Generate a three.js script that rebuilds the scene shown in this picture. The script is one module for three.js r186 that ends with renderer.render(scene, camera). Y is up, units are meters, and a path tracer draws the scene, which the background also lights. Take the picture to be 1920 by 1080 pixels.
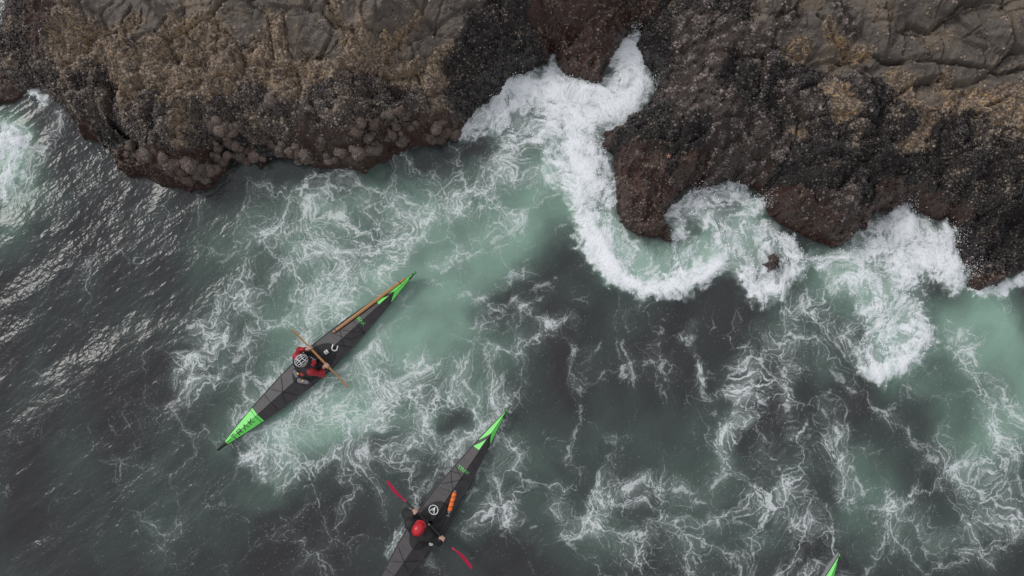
import * as THREE from 'three';
import { MarchingCubes } from 'three/addons/objects/MarchingCubes.js';
import { RoundedBoxGeometry } from 'three/addons/geometries/RoundedBoxGeometry.js';
import { mergeGeometries, mergeVertices } from 'three/addons/utils/BufferGeometryUtils.js';

// ---------------------------------------------------------------- camera, sky, sun, exposure
const scene = new THREE.Scene();
const TILT = 9 * Math.PI / 180, EYE = 16, FOCAL = 1600;            // a drone 16 m up, looking almost straight down
const camera = new THREE.PerspectiveCamera(2 * Math.atan(540 / FOCAL) * 180 / Math.PI, 16 / 9, 0.1, 400);
camera.position.set(0, EYE, EYE * Math.tan(TILT));
camera.up.set(0, 0, -1);
camera.lookAt(0, 0, 0);
const renderer = new THREE.WebGLRenderer({ antialias: true });
renderer.toneMapping = THREE.LinearToneMapping;
renderer.toneMappingExposure = 1;
renderer.shadowMap.enabled = true;
const SUN = new THREE.Vector3(-0.64, 0.68, -0.36).normalize();     // weak sun behind thin cloud, up and to the left
{
  const W = 256, H = 128, d = new Float32Array(W * H * 4);
  for (let j = 0; j < H; j++) for (let i = 0; i < W; i++) {
    const el = ((j + 0.5) / H - 0.5) * Math.PI, az = ((i + 0.5) / W - 0.5) * 2 * Math.PI;
    const dx = Math.cos(el) * Math.cos(az), dy = Math.sin(el), dz = Math.cos(el) * Math.sin(az);
    const up = Math.max(0, dy), near = Math.max(0, dx * SUN.x + dy * SUN.y + dz * SUN.z);
    let L = 0.33 + 0.47 * up + 0.5 * Math.pow(near, 8);          // overcast: brighter overhead and round the veiled sun
    if (dy < 0) L = 0.16;
    const o = (j * W + i) * 4;
    d[o] = L * 0.985; d[o + 1] = L; d[o + 2] = L * 1.06; d[o + 3] = 1;
  }
  const sky = new THREE.DataTexture(d, W, H, THREE.RGBAFormat, THREE.FloatType);
  sky.mapping = THREE.EquirectangularReflectionMapping; sky.magFilter = THREE.LinearFilter; sky.needsUpdate = true;
  scene.background = sky; scene.environment = sky;
}
const sun = new THREE.DirectionalLight(0xfffcf6, 1.3);
sun.position.copy(SUN).multiplyScalar(40); sun.castShadow = true; sun.shadow.radius = 30;
sun.shadow.camera.left = -14; sun.shadow.camera.right = 14; sun.shadow.camera.top = 12; sun.shadow.camera.bottom = -12; sun.shadow.camera.far = 90;
sun.shadow.mapSize.set(2048, 2048);
scene.add(sun); scene.add(sun.target);

// ---------------------------------------------------------------- small tools
function seeded(a) { return () => { a = (a + 0x6d2b79f5) | 0; let t = Math.imul(a ^ (a >>> 15), 1 | a); t = (t + Math.imul(t ^ (t >>> 7), 61 | t)) ^ t; return ((t ^ (t >>> 14)) >>> 0) / 4294967296; }; }
const clamp = (x, a = 0, b = 1) => x < a ? a : x > b ? b : x;
const lerp = (a, b, t) => a + (b - a) * t;
const smooth = (a, b, x) => { const t = clamp((x - a) / (b - a)); return t * t * (3 - 2 * t); };
const PERM = new Uint8Array(512), GX = new Float64Array(256), GY = new Float64Array(256);
{
  const r = seeded(11), p = [...Array(256).keys()];
  for (let i = 255; i > 0; i--) { const j = Math.floor(r() * (i + 1)); [p[i], p[j]] = [p[j], p[i]]; }
  for (let i = 0; i < 512; i++) PERM[i] = p[i & 255];
  for (let i = 0; i < 256; i++) { const a = r() * 2 * Math.PI; GX[i] = Math.cos(a) * 1.45; GY[i] = Math.sin(a) * 1.45; }
}
function pn(x, y) {                                                // gradient noise, about -1 .. 1
  const xf = Math.floor(x), yf = Math.floor(y), X = xf & 255, Y = yf & 255, u = x - xf, v = y - yf;
  const a = PERM[X] + Y, b = PERM[X + 1] + Y, g00 = PERM[a], g01 = PERM[a + 1], g10 = PERM[b], g11 = PERM[b + 1];
  const s = u * u * u * (u * (u * 6 - 15) + 10), t = v * v * v * (v * (v * 6 - 15) + 10);
  const n00 = GX[g00] * u + GY[g00] * v, n10 = GX[g10] * (u - 1) + GY[g10] * v, n01 = GX[g01] * u + GY[g01] * (v - 1), n11 = GX[g11] * (u - 1) + GY[g11] * (v - 1);
  const l = n00 + (n10 - n00) * s, m = n01 + (n11 - n01) * s;
  return l + (m - l) * t;
}
const hash2 = (i, j, k) => { let h = Math.imul(i, 374761393) + Math.imul(j, 668265263) + Math.imul(k, 1274126177); h = Math.imul(h ^ (h >>> 13), 1274126177); return ((h ^ (h >>> 16)) >>> 0) / 4294967296; };
const WO = { f1: 0, f2: 0, id: 0, dx: 0, dy: 0 };
function worley(x, y, jit = 0.9) {                                 // distances to the nearest two scattered points
  const xi = Math.floor(x), yi = Math.floor(y); let f1 = 9, f2 = 9;
  for (let j = -1; j < 2; j++) for (let i = -1; i < 2; i++) {
    const a = hash2(xi + i, yi + j, 1), b = hash2(xi + i, yi + j, 2), dx = i + 0.5 + (a - 0.5) * jit - (x - xi), dy = j + 0.5 + (b - 0.5) * jit - (y - yi), d = dx * dx + dy * dy;
    if (d < f1) { f2 = f1; f1 = d; WO.id = hash2(xi + i, yi + j, 3); WO.dx = dx; WO.dy = dy; } else if (d < f2) f2 = d;
  }
  WO.f1 = Math.sqrt(f1); WO.f2 = Math.sqrt(f2); return WO;
}
// where the ray through a spot of the survey photo meets the height h
const cT = Math.cos(TILT), sT = Math.sin(TILT);
function P(px, py, h = 0) {
  const dx = (px - 960) / FOCAL, dy = (540 - py) / FOCAL, vy = -cT + dy * sT, vz = -sT - dy * cT, t = (h - EYE) / vy;
  return [t * dx, h, EYE * Math.tan(TILT) + t * vz];
}
function tag(o, label, category, group, kind) { if (label) o.userData.label = label; if (category) o.userData.category = category; if (group) o.userData.group = group; if (kind) o.userData.kind = kind; return o; }
function mesh(name, geometry, material, parent) { const m = new THREE.Mesh(geometry, material); m.name = name; m.castShadow = m.receiveShadow = true; parent.add(m); return m; }
const std = (r, g, b, rough = 0.7, more = {}) => new THREE.MeshStandardMaterial({ color: new THREE.Color().setRGB(r, g, b), roughness: rough, ...more });

// ---------------------------------------------------------------- maps of the place, in metres on the ground
const FX = -14, FZ = -11, FS = 0.05, NX = 561, NZ = 381;
class Field {
  constructor(v = 0) { this.a = new Float32Array(NX * NZ).fill(v); }
  // pulls the field to v along a line of points in world metres, fading out at radius r
  stroke(pts, r, v, hard = 0.35) {
    let x0 = 1e9, x1 = -1e9, z0 = 1e9, z1 = -1e9;
    for (const [x, z] of pts) { x0 = Math.min(x0, x); x1 = Math.max(x1, x); z0 = Math.min(z0, z); z1 = Math.max(z1, z); }
    const i0 = Math.max(0, Math.floor((x0 - r - FX) / FS)), i1 = Math.min(NX - 1, Math.ceil((x1 + r - FX) / FS)), j0 = Math.max(0, Math.floor((z0 - r - FZ) / FS)), j1 = Math.min(NZ - 1, Math.ceil((z1 + r - FZ) / FS));
    for (let j = j0; j <= j1; j++) for (let i = i0; i <= i1; i++) {
      const d = lineDist(pts, FX + i * FS, FZ + j * FS);
      if (d < r) { const k = j * NX + i; this.a[k] += (v - this.a[k]) * (1 - smooth(hard * r, r, d)); }
    }
  }
  at(x, z) {
    const u = clamp((x - FX) / FS, 0, NX - 1.001), v = clamp((z - FZ) / FS, 0, NZ - 1.001), i = u | 0, j = v | 0, s = u - i, t = v - j, k = j * NX + i, a = this.a;
    return (a[k] * (1 - s) + a[k + 1] * s) * (1 - t) + (a[k + NX] * (1 - s) + a[k + NX + 1] * s) * t;
  }
}
function lineDist(p, x, z) {
  let best = 1e18;
  if (p.length === 1) return Math.hypot(x - p[0][0], z - p[0][1]);
  for (let i = 0; i + 1 < p.length; i++) {
    const ax = p[i][0], az = p[i][1], bx = p[i + 1][0] - ax, bz = p[i + 1][1] - az, t = clamp(((x - ax) * bx + (z - az) * bz) / (bx * bx + bz * bz + 1e-12)), dx = ax + bx * t - x, dz = az + bz * t - z, d = dx * dx + dz * dz;
    if (d < best) best = d;
  }
  return Math.sqrt(best);
}
function inside(p, x, z) { let c = false; for (let i = 0, j = p.length - 1; i < p.length; j = i++) if ((p[i][1] > z) !== (p[j][1] > z) && x < (p[j][0] - p[i][0]) * (z - p[i][1]) / (p[j][1] - p[i][1]) + p[i][0]) c = !c; return c; }
const pairs = (list) => { const o = []; for (let i = 0; i < list.length; i += 2) o.push([list[i], list[i + 1]]); return o; };
const ground = (list, h = 0) => pairs(list).map(([x, y]) => { const p = P(x, y, h); return [p[0], p[2]]; });

// ---------------------------------------------------------------- the shoreline
const shore = [
  ...ground([-60, -400, -8, -60, 20, 0, 22, 70, 37, 122, 54, 152, 92, 182, 112, 212, 128, 240], 0.75),
  ...ground([160, 262, 190, 268, 214, 288, 224, 316, 246, 328, 281, 333, 307, 350, 352, 357, 392, 354, 412, 333, 437, 311, 470, 300, 490, 316, 520, 300, 548, 296, 576, 310, 615, 312, 640, 316, 687, 322, 717, 306, 769, 276, 813, 273, 865, 255,
    872, 230, 891, 207, 935, 178, 943, 163, 967, 142, 990, 139, 1026, 114, 1038, 96, 1043, 122, 1054, 137, 1086, 148, 1108, 159, 1127, 155, 1134, 130, 1152, 104, 1176, 66, 1190, 46, 1203, 57, 1194, 93, 1212, 126, 1230, 148, 1227, 178,
    1212, 202, 1178, 222, 1167, 237, 1136, 248, 1132, 274, 1154, 296, 1154, 333, 1158, 396, 1161, 417, 1185, 435, 1204, 444, 1237, 446, 1254, 454, 1257, 435, 1239, 408, 1256, 387, 1281, 354, 1306, 343, 1309, 352, 1326, 354, 1348, 341,
    1370, 337, 1396, 346, 1419, 357, 1433, 360, 1437, 380, 1450, 409, 1478, 426, 1493, 434, 1528, 451, 1550, 459, 1583, 457, 1603, 432, 1621, 426, 1632, 402, 1676, 386, 1697, 381, 1725, 402, 1758, 410, 1778, 410, 1796, 430, 1790, 463,
    1803, 491, 1818, 516, 1806, 538, 1835, 544, 1868, 530, 1888, 512, 1920, 497, 1990, 470, 2150, 470, 2400, 420, 2800, 460]),
  [16, -10.9], [-9, -10.9]];
const ledge = ground([-400, 60, -60, 52, -2, 44, 6, 10, 8, -300, 160, -300, 160, 150, 62, 158, 46, 168, 20, 184, -30, 190, -120, 200, -300, 160], 0.2);
const islet = ground([1440, 474, 1450, 478, 1460, 484, 1456, 494, 1458, 502, 1448, 504, 1442, 512, 1436, 502, 1432, 494, 1438, 486], 0.05);
const SD = new Field(), LEDGE = new Field();
for (let j = 0; j < NZ; j++) for (let i = 0; i < NX; i++) {
  const x = FX + i * FS, z = FZ + j * FS;
  const d1 = lineDist(shore, x, z) * (inside(shore, x, z) ? 1 : -1), d2 = lineDist(ledge, x, z) * (inside(ledge, x, z) ? 1 : -1), d3 = lineDist(islet, x, z) * (inside(islet, x, z) ? 1 : -1);
  SD.a[j * NX + i] = Math.max(d1, d3); LEDGE.a[j * NX + i] = d2;
}
const shoreDist = (x, z) => SD.at(x, z) + 0.05 * pn(x * 4, z * 4) + 0.04 * pn(x * 11 + 7, z * 11) + 0.02 * pn(x * 23, z * 23);

// ---------------------------------------------------------------- the rock: heights
const LIFT = new Field(0);                                          // broad ups and downs
const rise = (d) => d < 0 ? Math.max(-0.9, d * 1.6) : 0.5 * (1 - Math.exp(-d / 0.13)) + 0.6 * (1 - Math.exp(-d / 0.75)) + 1.15 * (1 - Math.exp(-d / 3.2));
function rockBase(x, z) { const d = SD.at(x, z); return rise(d) + LIFT.at(x, z) * smooth(0, 0.35, d); }
function onRock(px, py) { let h = 0.9, p = P(px, py, h); for (let i = 0; i < 14; i++) { h = lerp(h, Math.max(0, rockBase(p[0], p[2])), 0.45); p = P(px, py, h); } return p; }
const rockLine = (list) => pairs(list).map(([x, y]) => { const p = onRock(x, y); return [p[0], p[2]]; });
const lift = (r, v, ...list) => LIFT.stroke(rockLine(list), r, v, 0.2);
// undercut shelf at the right, wet coves at the left, low table by the second surge, gully head
lift(0.75, -1.15, 1830, 455, 1880, 440, 1935, 430);
lift(0.45, -1.0, 1830, 500, 1850, 490, 1905, 470);
lift(0.5, -0.75, 195, 262, 222, 268);
lift(0.42, -0.75, 430, 306, 500, 292);
lift(0.9, -0.35, 1200, 380, 1215, 320);
lift(0.8, -0.4, 1085, 80, 1120, 110);
lift(0.6, -0.45, 1205, 20, 1190, -40);
lift(0.45, 0.3, 330, 255, 300, 290);
lift(0.9, 0.3, 1390, 110, 1340, 190);
lift(0.8, 0.25, 560, 210, 640, 230);
lift(0.7, 0.25, 820, 190);
lift(0.8, 0.2, 1480, 330, 1560, 350);
lift(0.5, 0.35, 720, 40, 690, 110);
lift(0.7, -0.3, 790, 60, 700, 125);

const ZONE = {}; for (const k of ['bare', 'tan', 'mussel', 'turf', 'black', 'rose']) ZONE[k] = new Field(0);
for (let j = 0; j < NZ; j++) for (let i = 0; i < NX; i++) {         // what grows how far up the shore
  const k = j * NX + i, d = Math.max(SD.a[k], LEDGE.a[k]);
  ZONE.bare.a[k] = smooth(1.7, 2.4, d); ZONE.mussel.a[k] = smooth(0.2, 0.5, d) * (1 - smooth(1.3, 2.2, d)); ZONE.turf.a[k] = 1 - smooth(0.1, 0.5, d);
  if (LEDGE.a[k] > -0.2) { ZONE.turf.a[k] = 1; ZONE.mussel.a[k] = 0; ZONE.bare.a[k] = 0; }
}
function grow(kind, r, v, ...list) { const line = rockLine(list); for (const k in ZONE) ZONE[k].stroke(line, r, k === kind ? v : k === 'bare' && v < 0.9 ? 1 - v : 0, 0.45); }
// west headland
grow('bare', 0.75, 1, 200, 10, 330, 20, 460, 15, 620, 40, 760, 40, 880, 30);
grow('bare', 0.5, 1, 540, 70, 640, 50); grow('bare', 0.55, 1, 750, 85, 850, 80, 900, 40);
grow('mussel', 0.6, 1, 40, 20, 48, 110, 100, 200); grow('mussel', 0.55, 1, 110, 90, 150, 170, 215, 240);
grow('mussel', 0.4, 1, 235, 170, 330, 195); grow('tan', 0.4, .62, 130, 40, 120, 110);
grow('tan', 0.42, 1, 170, 70, 210, 100, 250, 150); grow('tan', 0.34, 1, 240, 178, 262, 160, 255, 120);
grow('tan', 0.55, 1, 330, 75, 330, 150); grow('tan', 0.55, 1, 400, 70, 420, 160, 460, 180); grow('tan', 0.25, .9, 250, 40, 205, 75);
grow('tan', 0.5, .95, 490, 105, 540, 150); grow('tan', 0.4, 1, 520, 150, 610, 140, 650, 145); grow('tan', 0.4, 1, 660, 80, 690, 110, 720, 150);
grow('tan', 0.3, 1, 740, 140, 840, 140, 810, 175); grow('tan', 0.16, .9, 620, 5, 640, 45, 655, 60, 690, 105); grow('tan', 0.13, .9, 725, 110, 760, 65, 790, 30);
grow('tan', 0.18, 1, 800, 160, 815, 200, 830, 220); grow('tan', 0.3, .8, 870, 100, 830, 115);
grow('tan', 0.28, .8, 510, 40, 520, 70); grow('tan', 0.2, 1, 350, 215, 330, 265);
grow('mussel', 0.5, 1, 480, 200, 560, 245); grow('mussel', 0.42, 1, 600, 185, 700, 178, 770, 190); grow('mussel', 0.45, 1, 390, 225, 470, 215);
grow('rose', 0.3, .7, 560, 200, 585, 240); grow('mussel', 0.4, 1, 860, 180, 900, 200);
grow('black', 0.65, 1, 920, 60, 880, 160, 900, 170); grow('black', 0.6, 1, 960, 20, 990, 110); grow('black', 0.6, 1, 900, 160, 930, 110);
grow('turf', 0.6, 1, 1050, 60, 1110, 110); grow('turf', 0.5, 1, 1100, 20, 1190, 15); grow('turf', 0.5, .9, 1030, 30);
grow('turf', 0.35, .85, 300, 320, 350, 335, 380, 330); grow('turf', 0.3, .8, 560, 285, 700, 290, 780, 260, 850, 240); grow('black', 0.3, 1, 200, 265, 225, 262); grow('black', 0.3, 1, 440, 300, 510, 292);  // black strokes: wet rock with the shade of the two coves painted in
// east headland
grow('black', 0.55, 1, 1225, 60, 1245, 130); grow('black', 0.7, 1, 1270, 190, 1200, 260); grow('rose', 0.6, 1, 1300, 60, 1360, 90, 1330, 170);
grow('rose', 0.6, .9, 1290, 160, 1330, 240, 1400, 260); grow('black', 0.45, 1, 1300, 250, 1250, 290); grow('turf', 0.6, 1, 1190, 310, 1200, 400); grow('turf', 0.5, 1, 1300, 320, 1440, 330);
grow('rose', 0.45, .9, 1420, 70, 1430, 180); grow('rose', 0.5, .9, 1420, 300, 1360, 290); grow('black', 0.4, 1, 1380, 130, 1400, 160);
grow('bare', 0.8, 1, 1470, 20, 1560, 30, 1700, 30, 1860, 60, 1990, 60); grow('bare', 0.5, 1, 1480, 60, 1540, 100); grow('bare', 0.6, 1, 1700, 80, 1900, 110);
grow('rose', 0.3, .85, 1470, 20, 1475, 40); grow('tan', 0.33, 1, 1485, 100, 1490, 95); grow('tan', 0.15, .9, 1540, 60, 1580, 90, 1620, 105); grow('rose', 0.25, .8, 1570, 30, 1590, 60);
grow('mussel', 0.6, 1, 1470, 170, 1540, 190); grow('mussel', 0.7, 1, 1560, 260, 1700, 270, 1900, 270); grow('mussel', 0.6, 1, 1480, 240, 1620, 300);
grow('tan', 0.26, 1, 1565, 175, 1580, 200); grow('rose', 0.35, 1, 1620, 160, 1660, 200); grow('rose', 0.3, .8, 1490, 180, 1510, 200);
grow('bare', 0.34, 1, 1710, 130, 1740, 150); grow('tan', 0.3, 1, 1705, 165, 1720, 220, 1722, 250); grow('tan', 0.36, 1, 1760, 175, 1770, 190, 1800, 190);
grow('tan', 0.36, 1, 1830, 185, 1880, 190, 1990, 195); grow('bare', 0.25, 1, 1720, 145, 1740, 185); grow('tan', 0.2, .85, 1670, 130, 1690, 150);
grow('bare', 0.3, 1, 1800, 140, 1850, 145); grow('mussel', 0.4, 1, 1640, 190, 1690, 230); grow('tan', 0.22, 1, 1870, 222, 1920, 230);
grow('tan', 0.16, .9, 1495, 240, 1500, 250); grow('rose', 0.3, .9, 1510, 285, 1460, 275); grow('black', 0.5, 1, 1500, 310, 1600, 330, 1740, 320);
grow('rose', 0.35, .95, 1560, 385, 1600, 370); grow('turf', 0.4, .9, 1480, 390, 1540, 430); grow('turf', 0.35, .9, 1660, 360, 1760, 385); grow('mussel', 0.5, .9, 1800, 330, 1900, 340);
grow('black', 0.55, 1, 1820, 450, 1900, 440, 1990, 430); grow('black', 0.35, 1, 1840, 500, 1900, 480);

// cracks and quartz veins that can be followed by eye: [depth, half width, points]
const CRACKS = [
  [0.16, 0.05, 1580, 110, 1640, 108, 1700, 118, 1760, 122, 1800, 124, 1850, 128, 1885, 134, 1930, 126, 2000, 130], [0.14, 0.05, 1703, 46, 1735, 56, 1764, 70], [0.06, 0.022, 1764, 70, 1800, 78, 1842, 48, 1840, 0],
  [0.05, 0.02, 1790, 74, 1820, 90, 1848, 96], [0.06, 0.02, 1843, 30, 1846, 80, 1845, 122], [0.05, 0.018, 1845, 34, 1882, 34], [0.05, 0.018, 1848, 60, 1888, 60], [0.07, 0.03, 1886, 0, 1890, 70, 1915, 100],
  [0.05, 0.018, 1870, 122, 1878, 98, 1895, 90], [0.08, 0.03, 1660, 0, 1665, 90], [0.06, 0.02, 1780, 24, 1840, 14], [0.07, 0.03, 1760, 72, 1765, 120], [0.07, 0.03, 1700, 50, 1696, 100], [0.06, 0.02, 1750, 35, 1762, 0],
  [0.1, 0.04, 1500, 10, 1530, 34, 1545, 10], [0.12, 0.04, 1525, 40, 1570, 85, 1620, 108], [0.1, 0.05, 1450, 128, 1530, 118, 1580, 110],
  [0.1, 0.04, 615, 0, 626, 34, 645, 55], [0.06, 0.03, 560, 20, 616, 18], [0.05, 0.02, 590, 108, 625, 84, 640, 70], [0.1, 0.05, 722, 118, 752, 80, 790, 30, 800, 0], [0.06, 0.03, 775, 120, 790, 95, 815, 70, 830, 0],
  [0.06, 0.02, 680, 42, 740, 44], [0.05, 0.02, 690, 60, 705, 40, 710, 0], [0.09, 0.03, 534, 30, 537, 90, 545, 105], [0.06, 0.03, 880, 0, 885, 55, 870, 80], [0.06, 0.02, 845, 20, 900, 14],
  [0.12, 0.05, 245, 10, 210, 68, 222, 85], [0.08, 0.03, 270, 20, 256, 70], [0.07, 0.03, 310, 50, 325, 80, 315, 110], [0.06, 0.03, 400, 10, 410, 60, 405, 95], [0.07, 0.03, 150, 0, 165, 50, 160, 100], [0.05, 0.02, 430, 20, 470, 20, 480, 0],
  [0.08, 0.03, 345, 20, 352, 70, 380, 90], [0.12, 0.05, 350, 200, 325, 240, 308, 290],
].map(([d, w, ...l]) => ({ d, w, p: rockLine(l) }));
for (const c of CRACKS) { c.x0 = Math.min(...c.p.map((q) => q[0])) - 0.25; c.x1 = Math.max(...c.p.map((q) => q[0])) + 0.25; c.z0 = Math.min(...c.p.map((q) => q[1])) - 0.25; c.z1 = Math.max(...c.p.map((q) => q[1])) + 0.25; }
function crack(x, z) {
  let h = 0; const wx = x + 0.03 * pn(x * 6, z * 6) + 0.015 * pn(x * 17, z * 17), wz = z + 0.03 * pn(x * 6 + 31, z * 6) + 0.015 * pn(x * 17 + 9, z * 17);
  for (const c of CRACKS) if (x > c.x0 && x < c.x1 && z > c.z0 && z < c.z1) { const d = lineDist(c.p, wx, wz); h = Math.min(h, -c.d * (1 - smooth(c.w * 0.3, c.w, d))); }
  return h;
}
const W6 = { bare: 0, tan: 0, mussel: 0, turf: 0, black: 0, rose: 0 };
function zones(x, z) {                                              // shares of what covers the rock at a spot, with ragged borders
  const ax = x + 0.13 * pn(x * 2.3, z * 2.3) + 0.06 * pn(x * 7, z * 7), az = z + 0.13 * pn(x * 2.3 + 50, z * 2.3) + 0.06 * pn(x * 7 + 50, z * 7), n = 0.3 * pn(x * 3.1, z * 3.1) + 0.3 * pn(x * 9, z * 9) + 0.26 * pn(x * 21, z * 21);
  let sum = 1e-4;
  for (const k in ZONE) { const f = ZONE[k].at(ax, az) + (k === 'tan' || k === 'rose' ? n * smooth(0, 0.3, ZONE[k].at(ax, az)) : k === 'bare' ? -0.7 * n : -0.2 * n); sum += W6[k] = Math.pow(clamp(f), 2.2); }
  for (const k in W6) W6[k] /= sum;
  return W6;
}
function rockHeight(x, z, w = zones(x, z)) {
  const d = shoreDist(x, z), dl = LEDGE.at(x, z) + 0.05 * pn(x * 4, z * 4);
  let h = rise(d) + LIFT.at(x, z) * smooth(0, 0.35, d);
  if (d > 0) h = Math.max(h, 0.1 + 0.22 * smooth(0, 0.3, d));
  const g = smooth(0.02, 0.7, d), e = smooth(-0.02, 0.25, d);
  const wx = x + 0.2 * pn(x * 0.9, z * 0.9 + 5), wz = z + 0.2 * pn(x * 0.9 + 9, z * 0.9);
  h += g * (0.22 * pn(wx * 0.55, wz * 0.55) + 0.17 * pn(wx * 1.25 + 3, wz * 1.25)) + e * (1 - 0.72 * w.bare) * (0.17 * pn(wx * 2.6, wz * 2.6 + 8) + 0.16 * (0.3 - Math.abs(pn(wx * 2.1 + 6, wz * 2.1))) * smooth(0, 1, 1.2 - w.bare) + 0.08 * (0.45 - Math.abs(pn(wx * 4.3, wz * 4.3))) + 0.07 * pn(x * 7.3, z * 7.3));
  { const q = worley(wx * 0.95 + 0.35 * wz + 4, wz * 1.25 - 0.2 * wx, 1), tilt = 0.36 * g; h += tilt * (q.dx * (q.id - 0.5) * 1.5 + q.dy * ((q.id * 17) % 1 - 0.35) * 1.2 - 0.22 * (1 - smooth(0, 0.16, q.f2 - q.f1)) + (q.id * 31 % 1 - 0.5) * 0.35); }
  const b = w.bare * e;
  if (b > 0.02) {                                                   // bare rock breaks into tilted blocks
    const a = 0.5, bx = x + 0.05 * pn(x * 2, z * 2) + 0.02 * pn(x * 9, z * 9), bz = z + 0.05 * pn(x * 2 + 8, z * 2) + 0.02 * pn(x * 9 + 8, z * 9), rx = (bx * Math.cos(a) + bz * Math.sin(a)) * 1.3, rz = (bz * Math.cos(a) - bx * Math.sin(a)) * 1.8, o = worley(rx, rz);
    const split = o.f2 - o.f1;
    h += b * ((o.id - 0.5) * 0.1 + o.dx * (o.id * 7 % 1 - 0.5) * 0.17 + o.dy * (o.id * 13 % 1 - 0.5) * 0.17 - 0.035 * (1 - smooth(0.0, 0.035, split)));
    const q = worley(rx * 3.1 + 7, rz * 2.6); h += b * ((q.id - 0.5) * 0.016 + q.dx * (q.id * 5 % 1 - 0.5) * 0.05 - 0.012 * (1 - smooth(0, 0.06, q.f2 - q.f1)));
    h += b * (0.006 * pn(x * 22, z * 22) + 0.012 * pn(x * 9, z * 9));
  }
  const st = (w.bare + 0.6 * w.tan) * e * smooth(0.5, 1.2, d);
  if (st > 0.05) {                                                  // slanting beds, each ending in a small step
    const s1 = (x * 0.83 + z * 0.55) * 1.25 + 0.45 * pn(x * 0.9, z * 0.9 + 30) + 0.12 * pn(x * 3, z * 3), f1 = s1 - Math.floor(s1), s2 = (x * 0.3 - z * 0.95) * 1.1 + 0.5 * pn(x * 0.7 + 12, z * 0.7) + 0.1 * pn(x * 3.4, z * 3.4), f2 = s2 - Math.floor(s2);
    h += st * (0.075 * (smooth(0, 0.07, f1) * (1 - f1) - 0.4) * smooth(-0.3, 0.4, pn(x * 0.6 + 4, z * 0.6)) + 0.065 * (smooth(0, 0.07, f2) * (1 - f2) - 0.4) * smooth(-0.3, 0.4, pn(x * 0.6 + 44, z * 0.6)));
  }
  const rough = (1 - w.bare) * e;
  h += rough * (0.03 * pn(x * 11, z * 11) + 0.022 * Math.abs(pn(x * 19, z * 19)) + 0.014 * pn(x * 31, z * 31));
  if (w.rose > 0.05 || w.tan > 0.05) { const q = worley(x * 7, z * 7); h += e * (w.rose * 0.05 + w.tan * 0.03) * (0.6 - q.f1); }
  h += e * crack(x, z);
  const low = dl > 0 ? 0.12 + 0.3 * (1 - Math.exp(-dl / 0.25)) + 0.05 * pn(x * 5, z * 5) + 0.04 * pn(x * 11, z * 11) : dl * 1.5;
  return Math.max(h, Math.max(-0.9, low), -0.9);
}

// one fine grid over the shore in view, coarser steps outside it
const axis = (a, b, s, outA, outB) => { const o = []; for (let v = a, st = s; v > outA;) { st *= 1.25; v -= st; o.unshift(Math.max(v, outA)); } for (let v = a; v < b; v += s) o.push(v); for (let v = b, st = s; v < outB; st *= 1.25) { o.push(Math.min(v, outB)); v += st; } return o.filter((v, i) => !i || v > o[i - 1] + 1e-6); };
const RX = axis(-11, 11, 0.021, -40, 40), RZ = axis(-8.2, 0.35, 0.021, -45, 1.2);
const RH = new Float32Array(RX.length * RZ.length), RC = new Float32Array(RX.length * RZ.length * 3);
const COL = { bare: [0.09, 0.076, 0.066], tan: [0.225, 0.172, 0.115], mussel: [0.036, 0.029, 0.0265], turf: [0.052, 0.0265, 0.0215], black: [0.018, 0.0152, 0.0152], rose: [0.046, 0.033, 0.028] };
for (let j = 0; j < RZ.length; j++) for (let i = 0; i < RX.length; i++) {
  const x = RX[i], z = RZ[j], k = j * RX.length + i, w = zones(x, z);
  RH[k] = rockHeight(x, z, w);
  const n1 = pn(x * 1.3, z * 1.3), n2 = pn(x * 6 + 3, z * 6), n3 = pn(x * 21, z * 21), n4 = pn(x * 43, z * 43);
  let r = 0, g = 0, b = 0; for (const q in w) { r += w[q] * COL[q][0]; g += w[q] * COL[q][1]; b += w[q] * COL[q][2]; }
  const warm = w.bare * smooth(-0.1, 0.6, n1 + 0.5 * n2); r += warm * 0.03; g += warm * 0.02; b += warm * 0.008;       // brown film on the bare rock
  const mot = w.bare * (0.5 * pn(x * 3.4 + 70, z * 3.4) + 0.4 * pn(x * 10, z * 10 + 70)); r += mot * 0.018; g += mot * 0.019; b += mot * 0.018;
  const och = w.tan * smooth(0, 0.6, pn(x * 2.1 + 40, z * 2.1)); r += och * 0.03; g += och * 0.012; b -= och * 0.012;
  const rust = (w.tan + w.rose) * smooth(0.25, 0.6, pn(x * 14 + 4, z * 14)); r *= 1 - 0.45 * rust; g *= 1 - 0.6 * rust; b *= 1 - 0.7 * rust;
  const lee = w.mussel * (1 - smooth(-1, 2.2, x)); r += lee * 0.045; g += lee * 0.034; b += lee * 0.026;                  // barnacle spat among the western mussels
  { const q = 1 + 0.16 * (1 - smooth(-1, 2, x)) * (w.tan + w.bare); r *= q * 1.02; g *= q; b *= q * 0.96; const oc = w.tan * smooth(3, 6, x) * 0.35; r *= 1 + oc; g *= 1 + 0.75 * oc; b *= 1 + 0.2 * oc; }   // ochre crust in the east
  const sc = 1 + 0.18 * n1 + 0.2 * n2 + 0.26 * n3 + 0.3 * n4;
  RC[k * 3] = r * sc; RC[k * 3 + 1] = g * sc; RC[k * 3 + 2] = b * sc;
}
const I0 = RX.findIndex((v) => v >= -11 - 1e-6), J0 = RZ.findIndex((v) => v >= -8.2 - 1e-6);
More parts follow.
